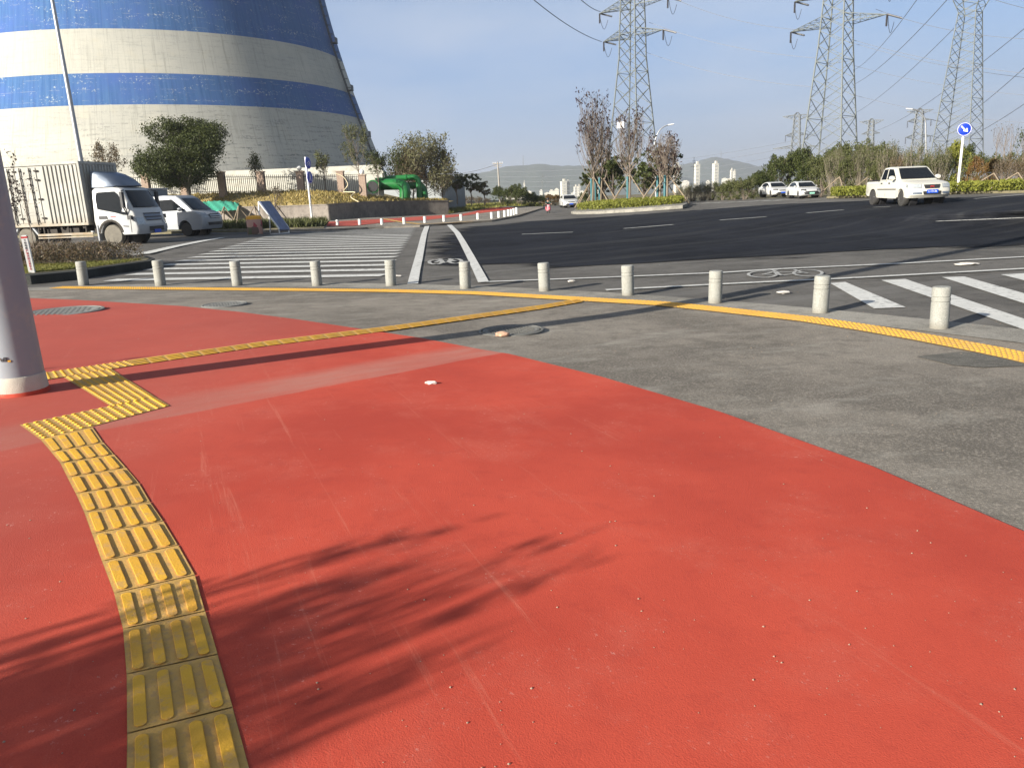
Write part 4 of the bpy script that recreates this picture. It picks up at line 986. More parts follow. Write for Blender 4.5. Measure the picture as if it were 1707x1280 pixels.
# ------------------------------------------------------------------ transmission pylons
M['pylon'] = plain('galvanised_pylon', (.11, .125, .12), .6, .1, var=.2, scale=.6)
M['insul'] = plain('brown_black_insulator', (.05, .045, .045), .35, var=.1)
def pylon(label, cx, ybase, Yd, rot, prof, arms, rl, rb, mat, panels, sign=False, detail=True):
    """prof: photo rows with half widths (photo px) -> heights; arms: (row, half length px, depth px)"""
    b = at(cx[0], ybase, Yd); t = thing('lattice_pylon', label, 'pylon', b, rot); s = Yd/F*1.03
    zrow = lambda y: at(cx[0]+(cx[1]-cx[0])*(ybase-y)/ybase, y, Yd).z-b.z
    pr_ = [(zrow(y), hw*s/math.sqrt(2)) for y, hw in prof]; pr_.sort()
    def hw(z):
        for (z0, w0), (z1, w1) in zip(pr_, pr_[1:]):
            if z <= z1: return w0+(w1-w0)*(z-z0)/(z1-z0)
        return pr_[-1][1]
    cor = [(1, 1), (-1, 1), (-1, -1), (1, -1)]
    for cxn, cyn in cor:
        mb = MB(); mb.path([(cxn*w, cyn*w, z) for z, w in pr_], rl, 4); mb.build('leg', mat, t, fix=False)
    zs = [pr_[0][0]]
    while zs[-1] < pr_[-1][0]-.5: zs.append(zs[-1]+max(1.3, hw(zs[-1])*2*panels))
    zs[-1] = pr_[-1][0]
    mb = MB()
    for i, (z0, z1) in enumerate(zip(zs, zs[1:])):
        w0, w1 = hw(z0), hw(z1)
        for k_ in range(4):
            a, b_ = cor[k_], cor[(k_+1) % 4]
            A0, B0, A1, B1 = Vector((a[0]*w0, a[1]*w0, z0)), Vector((b_[0]*w0, b_[1]*w0, z0)), Vector((a[0]*w1, a[1]*w1, z1)), Vector((b_[0]*w1, b_[1]*w1, z1))
            mb.path([A0, B1], rb, 4, False); mb.path([B0, A1], rb, 4, False)
            if detail and i % 3 == 2: mb.path([A1, B1], rb*.9, 4, False)
            if detail and w0 > 2.2:
                m0 = A0.lerp(B1, .25); m1 = A0.lerp(A1, .5); mb.path([m0, m1], rb*.55, 3, False); m2 = A0.lerp(B1, .75); m3 = B0.lerp(B1, .5); mb.path([m2, m3], rb*.55, 3, False)
    mb.build('bracing', mat, t, fix=False)
    tips = []
    for (yr, lpx, dpx, ins) in arms:
        z = zrow(yr); L_ = lpx*s/math.cos(rot+math.atan2(b.x, b.y)); dh = dpx*s; w = hw(z)
        for sd in (-1, 1):
            mb = MB(); tip = Vector((sd*L_, 0, z+dh*.15)); bs = [Vector((sd*w, w, z)), Vector((sd*w, -w, z)), Vector((sd*w, w, z+dh)), Vector((sd*w, -w, z+dh))]
            for q in bs: mb.path([q, tip], rb*1.1, 4, False)
            n = 5 if detail else 3
            for i in range(n):
                f0, f1 = i/n, (i+1)/n
                for (p_, q_) in ((0, 2), (1, 3), (0, 1), (2, 3)):
                    mb.path([bs[p_].lerp(tip, f0), bs[q_].lerp(tip, f1)], rb*.6, 3, False); mb.path([bs[p_].lerp(tip, f0), bs[q_].lerp(tip, f0)], rb*.6, 3, False)
            mb.build('crossarm', mat, t, fix=False); tips.append(tip)
            if ins:
                for dr in ((0, 0, -1.9), (2.6*math.cos(rot), -2.6*math.sin(rot), -.7)):
                    mb = MB(); d = Vector(dr)*(.8 if detail else 1.4); n2 = 11; rr_ = .16 if detail else .14
                    pts, rs = [], []
                    for i in range(n2*2+1): pts.append(tip+d*(i/(n2*2))); rs.append(rr_ if i % 2 else rr_*.55)
                    mb.path(pts, rs, 8); mb.build('insulator', M['insul'], t)
                mb = MB(); pts = [tip+Vector((sd*.1, s_*2.4, -1.9*math.sin(s_*math.pi)-.7*s_)) for s_ in np.linspace(0, 1, 8)]; mb.path(pts, .035, 4, False); mb.build('jumper_wire', M['insul'], t)
    if sign:
        mb = MB(); z = zrow(209); mb.box((-.6, -hw(z)-.15, z), (1.4, .05, .95)); mb.build('notice_plate', M['sign_white'], t)
    bpy.context.view_layer.update()
    return t, [t.matrix_world @ q for q in tips]
py1, t1_ = pylon('lattice pylon behind the bare trees of the centre island, with a white notice plate', (1055, 1055), 322, 133, R(-44), [(322, 46), (230, 34.5), (95, 20.5), (50, 19.5), (0, 17.5), (-90, 12), (-130, 1)], [(62, 44, 10, 1), (12, 50, 10, 1), (-45, 40, 9, 1)], .11, .052, M['pylon'], .60, True)
py2, t2_ = pylon('lattice pylon with one wide crossarm, standing behind the two white cars', (1379, 1398), 318, 118, R(-46), [(318, 51), (235, 41), (75, 26), (40, 24), (0, 22), (-90, 14), (-130, 1)], [(42, 66, 12, 1), (-10, 62, 11, 1), (-70, 46, 10, 1)], .11, .052, M['pylon'], .56)
py3, t3_ = pylon('tall dense lattice pylon behind the round blue arrow sign', (1589, 1612), 315, 172, R(-51), [(315, 47), (245, 38), (20, 17), (0, 26), (-60, 36), (-90, 4)], [(-30, 66, 14, 0)], .11, .055, M['pylon'], .40)
pf1, f1_ = pylon('small distant pylon just left of the second large pylon', (1324, 1328), 300, 360, R(-30), [(300, 12), (192, 5.5), (188, 1)], [(192, 21, -7, 0), (226, 16, 4, 1), (247, 34, 4, 0)], .17, .13, M['pylon_far'], .8, detail=False)
pf2, f2_ = pylon('small distant pylon between the second and third large pylons, above the pale shrubs', (1446, 1450), 300, 430, R(-38), [(300, 10), (202, 4.5), (198, 1)], [(201, 17, -7, 0), (224, 13, 4, 0)], .19, .15, M['pylon_far'], .8, detail=False)
pf3, f3_ = pylon('small distant three armed pylon left of the tallest lattice pylon', (1524, 1530), 300, 330, R(-38), [(300, 13), (186, 6.5), (181, 1)], [(184, 18, -6, 0), (202, 16, 4, 1), (229, 17, 4, 1)], .16, .12, M['pylon_far'], .8, detail=False)
M['wire'] = plain('dark_cable', (.10, .11, .13), .6, var=.02)
def wire(label, a, b, sag, r, c_=None):
    a, b = Vector(a), Vector(b); mb = MB(); pts = [a.lerp(b, s)-Vector((0, 0, 4*sag*s*(1-s))) for s in np.linspace(0, 1, 20)]; mb.path(pts, r*1.6, 4, False)
    return mb.build('power_line', M['wire'], None, fix=False, label=label, cat='power line', group='power lines between the pylons')
A = at
wl = [('power line from the left of the sky to the lower crossarm of the island pylon', A(880, -8, 90), A(1003, 70, 131), .6, .03),
      ('power line reaching the upper left crossarm of the island pylon', A(960, -8, 95), A(1001, 20, 131), .3, .03),
      ('power line between the two nearest pylons, lowest of the three', A(1072, 86, 134), A(1352, 145, 118), .9, .024),
      ('power line between the two nearest pylons, middle one of the three', A(1082, 38, 134), A(1358, 97, 118), .9, .024),
      ('power line between the two nearest pylons, uppermost of the three', A(1118, -4, 134), A(1326, 50, 117), .8, .026),
      ('power line from the right crossarm of the second pylon past the tallest pylon', A(1460, 16, 120), A(1720, 66, 100), .8, .024),
      ('doubled power line crossing the middle of the tallest pylon, upper strand', A(1415, 65, 119), A(1720, 124, 100), .6, .024),
      ('doubled power line crossing the middle of the tallest pylon, lower strand', A(1415, 70, 120), A(1720, 131, 101), .6, .022),
      ('faint power line crossing the tallest pylon at mid height', A(1417, 108, 120), A(1720, 160, 100), .6, .02),
      ('faint power line crossing low behind the road sign post', A(1420, 158, 120), A(1720, 206, 100), .6, .02),
      ('power line leaving the top right corner of the sky', A(1640, -6, 120), A(1720, 17, 110), .1, .026),
      ('steep power line climbing from the distant pylons, leftmost of the four', A(1422, 118, 300), A(1534, -8, 160), 2, .04),
      ('steep power line climbing from the distant pylons, second of the four', A(1422, 142, 300), A(1586, -8, 160), 2, .045),
      ('steep power line climbing from the distant pylons, third of the four', A(1420, 192, 380), A(1590, 48, 200), 2, .045),
      ('steep power line climbing from the distant pylons, rightmost of the four', A(1455, 220, 420), A(1720, 38, 160), 3, .045),
      ('long power line rising to the right edge behind the road sign, upper', A(1530, 232, 330), A(1720, 102, 150), 3, .04),
      ('long power line rising to the right edge behind the road sign, lower', A(1540, 245, 330), A(1720, 165, 160), 3, .04)]
for i, (ya, yb) in enumerate(((283, 262), (292, 270), (300, 279), (307, 288), (314, 296))):
    wl.append(('thin distant power line low across the hazy hills, %s from the top' % ords[i], A(800+i*6, ya+3, 420), A(1318, yb-26+i*2, 360), 4, .05))
wl.append(('thin overhead wire from the utility pole to the left', A(829, 274, 62), A(700, 285, 75), .5, .015))
for w_ in wl: wire(*w_)

# ------------------------------------------------------------------ far hills, town, haze
M['hill'] = asphalt('wooded_hill', (.055, .07, .05), .3, dust=(.5, (.10, .10, .07)))
def ridge(name, prof, Yd, depth):
    mb = MB(); n = 90; rws = 7; xs = np.linspace(prof[0][0], prof[-1][0], n); rr_ = random.Random(len(name)+int(Yd))
    yy_ = np.interp(xs, [p[0] for p in prof], [p[1] for p in prof])
    for j in range(rws):
        f = j/(rws-1); sh_ = math.sin(f*math.pi)**.8
        for i, (x, y) in enumerate(zip(xs, yy_)):
            q = at(x, y+.8*math.sin(x*.11)+.5*math.sin(x*.31), Yd); z = -26+(q.z+26)*sh_*(1 if j == 3 else rr_.uniform(.9, .99)); mb.v.append((q.x*(1+(f-.5)*depth/Yd), Yd+(f-.5)*depth, z))
    for j in range(rws-1):
        for i in range(n-1): mb.f.append((j*n+i, j*n+i+1, (j+1)*n+i+1, (j+1)*n+i)); mb.m.append(0)
    return mb.build(name, M['hill'], None, smooth=80, fix=False, kind='structure')
ridge('hills', [(560, 318), (640, 305), (700, 298), (760, 291), (800, 289), (830, 281), (860, 276), (900, 274), (935, 276), (960, 277.5), (985, 275), (1020, 279), (1060, 284), (1100, 288), (1130, 293), (1160, 300), (1240, 310), (1400, 318)], 2600, 900)
ridge('hills_far', [(1020, 300), (1080, 292), (1110, 282), (1140, 274), (1170, 267), (1192, 262), (1215, 265), (1240, 272), (1262, 277), (1290, 277), (1340, 283), (1420, 290), (1550, 296), (1800, 300)], 3100, 900)
for px, y0, y1, l_ in ((872, 277, 259, 'tiny radio mast on the crest of the left hazy hill'), (1202, 265, 250, 'tiny radio mast on the crest of the right hazy hill')):
    Yd = 2600 if px < 1000 else 3100; mb = MB(); mb.path([at(px, y0+4, Yd), at(px, y1, Yd)], [1.6, .8], 5); mb.build('radio_mast', M['pylon_far'], None, label=l_, cat='mast')
k = NM('tower_block', .8, 0, .3); xyz = k.sep(); br = k.n('ShaderNodeTexBrick'); br.inputs['Color1'].default_value = (.13, .16, .19, 1); br.inputs['Color2'].default_value = (.2, .22, .24, 1); br.inputs['Mortar'].default_value = (.55, .53, .46, 1)
br.offset = 0; br.inputs['Scale'].default_value = .1; br.inputs['Mortar Size'].default_value = .14; br.inputs['Brick Width'].default_value = .5; br.inputs['Row Height'].default_value = .32
cv = k.n('ShaderNodeCombineXYZ'); k.L(k.math('ADD', xyz[0], xyz[1]), cv.inputs[0]); k.L(xyz[2], cv.inputs[1]); k.L(cv.outputs[0], br.inputs[0]); k.col(br.outputs[0]); M['block'] = k.mat
M['blocktop'] = plain('pale_render', (.55, .52, .44), .8, var=.1)
blds = [(940, 304, 334, 5.0, 900, 'white twin fronted tower block above the oncoming white car'), (947, 305.5, 334, 3.2, 905, 'narrow white slab beside the white twin fronted tower block'), (960, 313, 334, 3, 1000, 'pale mid height block right of the white tower block'), (965.5, 312, 334, 2.2, 1010, 'second pale mid height block right of the white tower block'), (875, 307, 334, 1.0, 800, 'slim pale chimney like tower above the dark shrubs'),
        (1128, 278, 333, 4.6, 700, 'tall beige tower block, left of three beyond the island trees'), (1161, 276, 320, 4.4, 760, 'tall beige tower block, middle one of three right of the island'), (1192, 275, 312, 4.6, 800, 'tall beige tower block, right one of three right of the island'), (1219, 285, 312, 2.2, 1100, 'distant pale block with a slim neighbour above the olive shrubs'), (1224, 287, 312, 1.6, 1120, 'slim distant block beside the pale block above the olive shrubs')]
for i, (px, y0, y1, hw_, Yd, l_) in enumerate(blds):
    b = at(px, y1, Yd); b.z = -24; h = at(px, y0, Yd).z-b.z; s = Yd/F; t = thing('tower_block', l_, 'tower block', b, R(18)); w_ = hw_*s*1.7
    mb = MB(); mb.box((0, 0, h/2), (w_, w_*.9, h)); mb.build('facade', M['block'], t)
    mb = MB(); mb.box((0, 0, h+.6), (w_*1.03, w_*.93, 1.2)); mb.box((w_*.1, 0, h+2.2), (w_*.4, w_*.4, 3)); mb.build('roof', M['blocktop'], t)
rr = random.Random(21); g0 = None
for i in range(34):
    px = rr.uniform(845, 1010) if i < 26 else rr.uniform(1135, 1240); Yd = rr.uniform(900, 1500); y0 = rr.uniform(315.5, 322) if i < 26 else rr.uniform(298, 303)
    b = at(px, 330, Yd); b.z = -24; h = at(px, y0, Yd).z+24; w_ = rr.uniform(2.0, 5.5)*Yd/F*2
    mb = MB(); mb.box((0, 0, h/2), (w_, w_*.6, h)); mb.box((0, 0, h+.5), (w_*.5, w_*.3, 1.5)); mb.build('town_building', M['block'] if i % 2 else M['blocktop'], None, label=('row of small pale buildings in the distant town'[7:] if False else '%s pale block of the distant town %s' % (['low', 'squat', 'narrow', 'wide', 'cream', 'small', 'tiny', 'plain'][i % 8], ['nearest the dark shrubs', 'behind the scooter', 'left of the tower block', 'below the hill crest', 'right of the island trees'][i % 5])), cat='building', group='distant town buildings').location = b
hz = MB(); hz.box((0, 900, 73), (7600, 7600, 200)); o = None
k = bpy.data.materials.new('haze_air'); k.use_nodes = True; k.node_tree.nodes.clear(); pv = k.node_tree.nodes.new('ShaderNodeVolumePrincipled'); ou = k.node_tree.nodes.new('ShaderNodeOutputMaterial')
pv.inputs['Color'].default_value = (.94, .965, 1, 1); pv.inputs['Density'].default_value = .0003; pv.inputs['Anisotropy'].default_value = .3; k.node_tree.links.new(pv.outputs[0], ou.inputs['Volume'])
hz.build('haze', k, None, kind='stuff')

# ------------------------------------------------------------------ planting
LD, LO, LP, LA, LL, LPU, LB = (M['leaf_'+q] for q in ('dark', 'olive', 'pale', 'autumn', 'lime', 'purple', 'brown'))
# big evergreen behind the truck
pb = at(315, 327, fy-2.5); q = bushtree('broadleaf_tree', 'large rounded dark green tree behind the small van, in front of the tower', 4, 7.0, 5.2, (LD, M['bark']), 900, 62, .085, .10, r0=.16, limbs=56)
s_ = (325-190)*mpp(pb)/7.0; q.location = pb; q.scale = (s_*.96, s_*.96, s_*.95)
for px, top_, w_, l_, mt in ((430, 264, .6, 'slender sapling in front of the tower, left of the blue signs', LO), (543, 263, .6, 'slender olive sapling just right of the twin blue signs', LO), (185, 250, 1.6, 'sparse bare branched tree between box truck and evergreen', LB), (601, 222, 1.3, 'tall thin tree with sparse leaves at the right edge of the tower', LO), (632, 262, 1.0, 'small leafy tree beside the green pipes', LD)):
    pb = at(px, 324, fy+2.2); Ht = (324-top_)*mpp(pb); t = twigtree('young_tree', l_, px, Ht, w_, (mt, M['twig']), 30, 1600 if w_ > .9 else 800, .07, .045, .3); t.location = pb
for px, top_, w_, l_, mt, n in ((668, 258, 1.6, 'leafy green tree directly behind the green pipes', LD, 1500), (712, 241, 2.9, 'broad pale leaved tree behind the green pipes', LP, 3600), (738, 262, 1.5, 'pale bushy tree left of the grey shed', LP, 2200), (690, 262, 1.6, 'reddish twiggy tree growing behind the pipe arch', LB, 2200)):
    pb = at(px, 338, wt[6].y+7); Ht = (338-top_)*mpp(pb); t = twigtree('leafy_tree', l_, px, Ht, w_, (mt, M['twig']), 60, n*2, .085, .06, .08, clumpy=.16); t.location = pb
for px, top_, w_, l_, mt in ((762, 283, 1.5, 'small rounded olive tree right of the shed roof', LO), (786, 286, 1.2, 'small open crowned dark tree left of the utility pole', LD), (808, 304, 1.2, 'pale green small tree below the utility pole', LP)):
    pb = at(px, 338, 76); Ht = (338-top_)*mpp(pb); t = bushtree('small_tree', l_, px, Ht, w_, (mt, M['twig']), 80, 22, .085, .35, r0=.06, limbs=16); t.location = pb
# shrub prototypes are placed first in their own spots and then copied
S1 = shrub('evergreen_shrub', (LD, M['bark']), 31, 150, 40, .042, 1.7, 1.0)
S2 = shrub('olive_shrub', (LO, M['twig']), 32, 140, 38, .045, 1.7, 1.0)
S3 = shrub('autumn_shrub', (LA, M['twig']), 33, 130, 34, .045, 1.7, 1.0)
S4 = twigbush('twiggy_shrub', (LO, M['pale_bark']), 34, 85, 1.8, 1.0, 3800, .03)
S5 = twigbush('brown_shrub', (LB, M['twig']), 35, 80, 1.8, 1.0, 3600, .034)
S6 = shrub('lime_shrub', (LL, M['twig']), 36, 130, 36, .045, 1.7, .95)
H0 = {S1: 1.75, S2: 1.75, S3: 1.75, S4: 1.85, S5: 1.85, S6: 1.75}; used = set(); rr = random.Random(99)
def plant(S, px, py, top_, wf, label, group):
    p = P(px, py); s = (py-top_)*mpp(p)/H0[S]
    if S in used: o = dup(S, p, rr.uniform(0, 6.28), (s*wf, s*wf, s), label)
    else:
        used.add(S); o = S; o.location = p; o.scale = (s*wf, s*wf, s); o['label'] = label
    o['group'] = group
    return o
g_ = 'shrubs beyond the junction'
for (px, py, tp, wf) in ((838, 343, 309, .9), (852, 344, 306, .9), (868, 344.5, 312, 1.0), (884, 345, 320, 1.2), (896, 345, 325, 1.4)): plant(S1, px, py, tp, wf, 'dark green rounded shrub left of the oncoming scooter', g_)
for (px, py, tp, wf) in ((915, 342, 324, 1.3), (926, 341.5, 325, 1.3)): plant(S3, px, py, tp, wf, 'low rusty shrub between scooter and oncoming car', g_)
for (px, py, tp, wf) in ((752, 344, 326, 1.1), (767, 343.5, 326.5, 1.2), (782, 343, 327, 1.2), (798, 342.5, 328, 1.2), (812, 342, 330, 1.2)): plant(S5, px, py, tp, wf, 'low reddish brown hedge bush below the grey shed', g_)
for (px, py, tp, wf) in ((978, 344, 320, .9), (985, 343, 316, .9)): plant(S1, px, py, tp, wf, 'dark shrub right of the oncoming white car', g_)
# right hand mass, back to front
for (px, py, tp, wf, S) in ((1275, 322, 283, .8, S1), (1296, 323, 256, .72, S1), (1322, 321, 247, .7, S1), (1348, 320, 246, .7, S1), (1375, 319, 244, .7, S1), (1405, 318, 240, .7, S2), (1432, 317, 236, .7, S2), (1462, 316, 240, .7, S2), (1600, 311, 240, .55, S1), (1625, 311, 256, .7, S2), (1660, 309, 256, .7, S2), (1700, 307, 252, .7, S2), (1740, 305, 252, .8, S2)):
    plant(S, px, py, tp, wf, 'tall dark evergreen shrub in the back of the right hand thicket' if S is S1 else 'tall olive shrub in the back of the right hand thicket', g_)
for (px, py, tp, wf) in ((1140, 336, 312, 1.2), (1155, 335.5, 309, 1.1), (1172, 335, 308, 1.1), (1186, 334, 306, 1.1)): plant(S4, px, py, tp, wf, 'pale twiggy shrub just right of the centre island', g_)
for (px, py, tp, wf, S) in ((1205, 334, 303, 1.0, S2), (1222, 333.5, 299, 1.0, S2), (1240, 333, 297, 1.0, S2), (1254, 329, 290, .9, S1), (1270, 327, 284, .9, S1)):
    plant(S, px, py, tp, wf, 'low dark shrub left of the two white cars' if S is S1 else 'olive shrub below the three beige tower blocks', g_)
for (px, py, tp, wf, S) in ((1345, 326, 262, .6, S1), (1368, 325.5, 258, .6, S2), (1390, 325, 256, .6, S4), (1412, 325, 262, .6, S2), (1436, 324, 250, .6, S4), (1458, 324, 264, .6, S2), (1480, 323.5, 246, .6, S4), (1502, 323, 258, .6, S5), (1524, 322.5, 248, .6, S4), (1546, 322, 260, .6, S2), (1562, 321.5, 250, .5, S4), (1566, 320, 258, .5, S2)):
    plant(S, px, py, tp, wf, {S1: 'dark shrub directly behind the front white car', S2: 'olive shrub in the front of the right hand thicket', S4: 'pale bare twiggy shrub behind the pickup', S5: 'brown twiggy shrub behind the pickup'}[S], g_)
plant(S6, 1594, 319.5, 238, .48, 'bright yellow green column shrub behind the blue arrow sign', g_)
for (px, py, tp, wf, S) in ((1622, 318.5, 262, .62, S3), (1648, 318, 266, .65, S3), (1672, 317.5, 262, .65, S5), (1698, 317, 264, .65, S5), (1722, 316, 262, .65, S3)):
    plant(S, px, py, tp, wf, {S3: 'rust tinted shrub right of the blue arrow sign', S5: 'brown shrub near the right edge of the verge'}[S], g_)
for i, (px, tp) in enumerate(((1655, 218), (1668, 214), (1678, 216))):
    p = P(px, 313); t = twigtree('bare_sapling', '%s bare upright sapling above the brown shrubs at right' % ords[i], px, (313-tp)*mpp(p), .5, (LB, M['twig']), 9, 20, .04, .03, .4); t.location = p
p = P(1700, 313); t = twigtree('bare_sapling', 'dark leaved sapling at the right edge above the brown shrubs', 77, (313-228)*mpp(p), .5, (LD, M['twig']), 12, 160, .05, .03, .3); t.location = p
# low lime hedges
hp_ = scatter(GP([(1385, 327.5), (1470, 325), (1590, 319.8), (1720, 315.5), (1720, 312), (1590, 317), (1470, 321.5), (1385, 324)]), 9000, .1); hp_[:, 2] += npr.random(len(hp_))*.38
sheet('verge', GP([(1378, 328), (1480, 325), (1600, 320), (1707, 317.8), (1900, 309), (1900, 300), (1707, 306), (1480, 313), (1385, 319)]), .07, M['earth'], 1.5, skirt=.09)
v, f = leafmesh(hp_, .07, npr); npmesh('low_hedge_right', v, f, LL, kind='stuff')
# centre island with young trees, stakes and teal posts
ip = GP([(952, 352.5), (962, 353.3), (1000, 352), (1060, 348), (1138, 342.3), (1146, 339), (1138, 336), (1060, 339), (1000, 342), (972, 345)])
sheet('centre_island', ip, .14, M['kerbstone'], 1.0, skirt=.18)
ip2 = GP([(960, 351.5), (1000, 350.5), (1060, 346.5), (1134, 341), (1141, 338.7), (1134, 336.6), (1060, 339.7), (1000, 342.8), (976, 345.5)])
hp_ = scatter(ip2, 14000, .12); hp_[:, 2] += npr.random(len(hp_))**.7*.42; v, f = leafmesh(hp_, .065, npr); npmesh('low_hedge_island', v, f, LL, kind='stuff')
M['teal'] = plain('teal_painted_post', (.02, .12, .14), .5, var=.1)
def staked(t, Ht, n, rad, posts):
    for i in range(n):
        a = 2*math.pi*(i+.3)/n; mb = MB(); mb.path([(rad*math.cos(a), rad*math.sin(a), -.05), (.05*math.cos(a), .05*math.sin(a), Ht)], [.045, .04], 6); mb.build('stake', M['stake'], t, smooth=50)
    for i in range(posts): mb = MB(); mb.lathe([(.075, 0), (.075, Ht*.95), (.06, Ht*.97)], 10, (-.18+.3*i, -.1+.12*(i % 2), 0)); mb.build('post', M['teal'], t, smooth=40)
tr_ = [(990, 344, 176, 1.35, 'tallest bare upright tree of the island, in a ring of leaning stakes', 80, 650, 3), (1004, 342.5, 205, 1.2, 'bare reddish tree close behind the tallest island tree', 60, 380, 1), (1050, 340.5, 203, 1.25, 'bare tree in the middle of the island, in front of the pylon', 75, 380, 1), (1100, 339, 232, 1.35, 'short bare tree at the right end of the centre island', 60, 260, 1), (1112, 338.5, 236, 1.0, 'small twiggy tree at the far right end of the island', 50, 300, 1)]
for i, (px, py, tp, w_, l_, nb, nl, npst) in enumerate(tr_):
    p = P(px, py, .12); Ht = (py-tp)*mpp(p); t = twigtree('staked_tree', l_, 50+i, Ht, w_, (LPU, M['twig']), nb, nl, .085, .075, .24, 'young staked trees on the centre island'); t.location = p; staked(t, 46*mpp(p), 6, 1.55, npst)
for i, (px, py, tp, w_, l_) in enumerate(((1006, 341.5, 248, 1.7, 'dark leafy tree half hidden behind the tallest island tree'), (1022, 341, 262, 1.5, 'dark broadleaf tree between the island trees'), (1098, 338.5, 248, 1.8, 'dense dark evergreen tree at the right end of the island'), (984, 343, 275, .9, 'low green leafy tree at the left tip of the island'), (1073, 338, 268, 1.3, 'sparse olive tree between middle and right island trees'))):
    p = P(px, py, .12); Ht = (py-tp)*mpp(p); t = bushtree('evergreen_tree', l_, 90+i, Ht, w_, (LD if i != 4 else LO, M['bark']), 90 if i != 4 else 60, 30, .09, .22, r0=.07, limbs=18, group='young staked trees on the centre island'); t.location = p
# leaning stake pairs on the right verge
for i, (px, py) in enumerate(((1398, 322), (1448, 320), (1654, 316), (1694, 315))):
    p = P(px, py, .1); t = thing('stake_tripod', '%s wooden stake tripod holding a sapling on the right verge' % ords[i], 'stakes', p); hh = 26*mpp(p)
    for j in range(3):
        a = j*2.1+.4; mb = MB(); mb.path([(1.0*math.cos(a), 1.0*math.sin(a), 0), (0, 0, hh)], .026, 6); mb.build('stake', M['stake'], t)
# saplings on the near island beside the pole and by the far wall
p = P(14, 448, .2); t = twigtree('sapling', 'dark leaved sapling beside the big pole in front of the truck', 61, (448-262)*mpp(p), .75, (LPU, M['twig']), 24, 650, .035, .03, .12, clumpy=.04); t.location = p
p = P(32, 446, .2); t = twigtree('sapling', 'thin bare sapling with red leaves near the white marker post', 62, (446-300)*mpp(p), .4, (LPU, M['twig']), 12, 160, .03, .018, .15, clumpy=.03); t.location = p
p = P(60, 436, .2); t = twigtree('sapling', 'thin sapling in front of the rear doors of the box truck', 63, (436-285)*mpp(p), .35, (LPU, M['twig']), 9, 130, .03, .014, .2, clumpy=.03); t.location = p
p = P(463, 377, .1); t = twigtree('sapling', 'bare forked sapling on three stakes before the far wall', 64, (377-318)*mpp(p), .6, (LB, M['twig']), 14, 200, .05, .035, .3); t.location = p
for j in range(3): a = j*2.1+.3; mb = MB(); mb.path([(.75*math.cos(a), .75*math.sin(a), 0), (0, 0, 1.2)], .03, 5); mb.build('stake', M['stake'], t)
for i, px in enumerate((378, 402, 428)):
    p = P(px, 380, .1); t = thing('stake_tripod', '%s stake tripod by the far wall behind the van' % ords[i], 'stakes', p)
    for j in range(3): a = j*2.1+.5*i; mb = MB(); mb.path([(.75*math.cos(a), .75*math.sin(a), 0), (0, 0, 1.15)], .035, 5); mb.build('stake', M['stake'], t)
# trees outside the picture that throw their shadows over the red paving
sh_dir = Vector((math.cos(SAZ), math.sin(SAZ), 0))/math.tan(SEL)
for i, (px, py, Ht, rd, nb, nl, zz_) in enumerate(((935, 905, 2.1, .40, 80, 600, .3), (905, 985, 2.0, .36, 64, 480, .3), (770, 1190, 1.9, .22, 18, 160, .3), (120, 1090, 2.1, .40, 22, 120, .3), (150, 880, 2.1, .30, 9, 60, .3), (175, 604, 3.0, .45, 16, 260, .3), (800, 868, 2.0, .30, 40, 430, .3), (560, 1010, 2.1, .34, 34, 300, .3))):
    tip = P(px, py); b = tip-sh_dir*Ht*1.16; b.z = .3; t = twigtree('roadside_tree', ['tallest young tree outside the picture, shading the red paving', 'second young tree outside the picture, beside the tallest', 'low young tree outside the picture nearest the tactile curve', 'bushy young tree outside the picture at far left', 'thin young tree outside the picture behind the tactile pads', 'slim sapling outside the picture near the white pole', 'upright young tree outside the picture behind the tallest', 'short young tree outside the picture next to the bushy one'][i], 70+i, Ht, rd, (LPU, M['twig']), nb, nl, .04, .055, .25, 'trees beside the pavement', clumpy=.03, up=2.5, asp=.3); t.location = b
# ------------------------------------------------------------------ vehicles
M['glass'] = emis_free_glass('car_glass', (.008, .010, .012), .05); M['glass'].node_tree.nodes['Principled BSDF'].inputs['Specular IOR Level'].default_value = .3; M['tyre'] = plain('tyre_rubber', (.035, .033, .03), .85, var=.2, scale=12); M['rim'] = plain('wheel_rim', (.42, .42, .42), .35, .6, var=.1)
M['dustyrim'] = plain('dusty_steel_wheel', (.17, .15, .12), .8, .1, var=.2, scale=9); M['dustytyre'] = plain('dusty_tyre', (.17, .155, .125), .9, var=.25, scale=9)
M['car_white'] = plain('white_car_paint', (.46, .465, .455), .3, 0, var=.05, scale=1.5, dirt=(.50, .48, .43)); M['car_cream'] = plain('cream_white_paint', (.50, .49, .43), .35, 0, var=.05, scale=1.5, dirt=(.5, .46, .38))
M['van_grey'] = plain('silver_white_paint', (.30, .315, .33), .35, .1, var=.05); M['black_plastic'] = plain('black_plastic', (.018, .018, .02), .5, var=.1); M['lampglass'] = plain('headlamp_glass', (.42, .45, .46), .12, .3, var=.25, scale=14)
M['chassis'] = plain('dirty_chassis', (.05, .043, .036), .9, var=.3, scale=5); M['plate_blue'] = plain('blue_plate', (.01, .07, .45), .4, var=.05); M['plate_green'] = plain('green_plate', (.25, .55, .42), .4, var=.1); M['slate'] = plain('slate_grey_paint', (.13, .16, .21), .3, .2, var=.06)
k = NM('box_panel', .6, 0, .3); n = k.noise(1.1, 6, .65); c = k.mix(k.ramp(n, .35, .7), (.32, .315, .28), (.43, .42, .375)); zz = k.sep()[2]
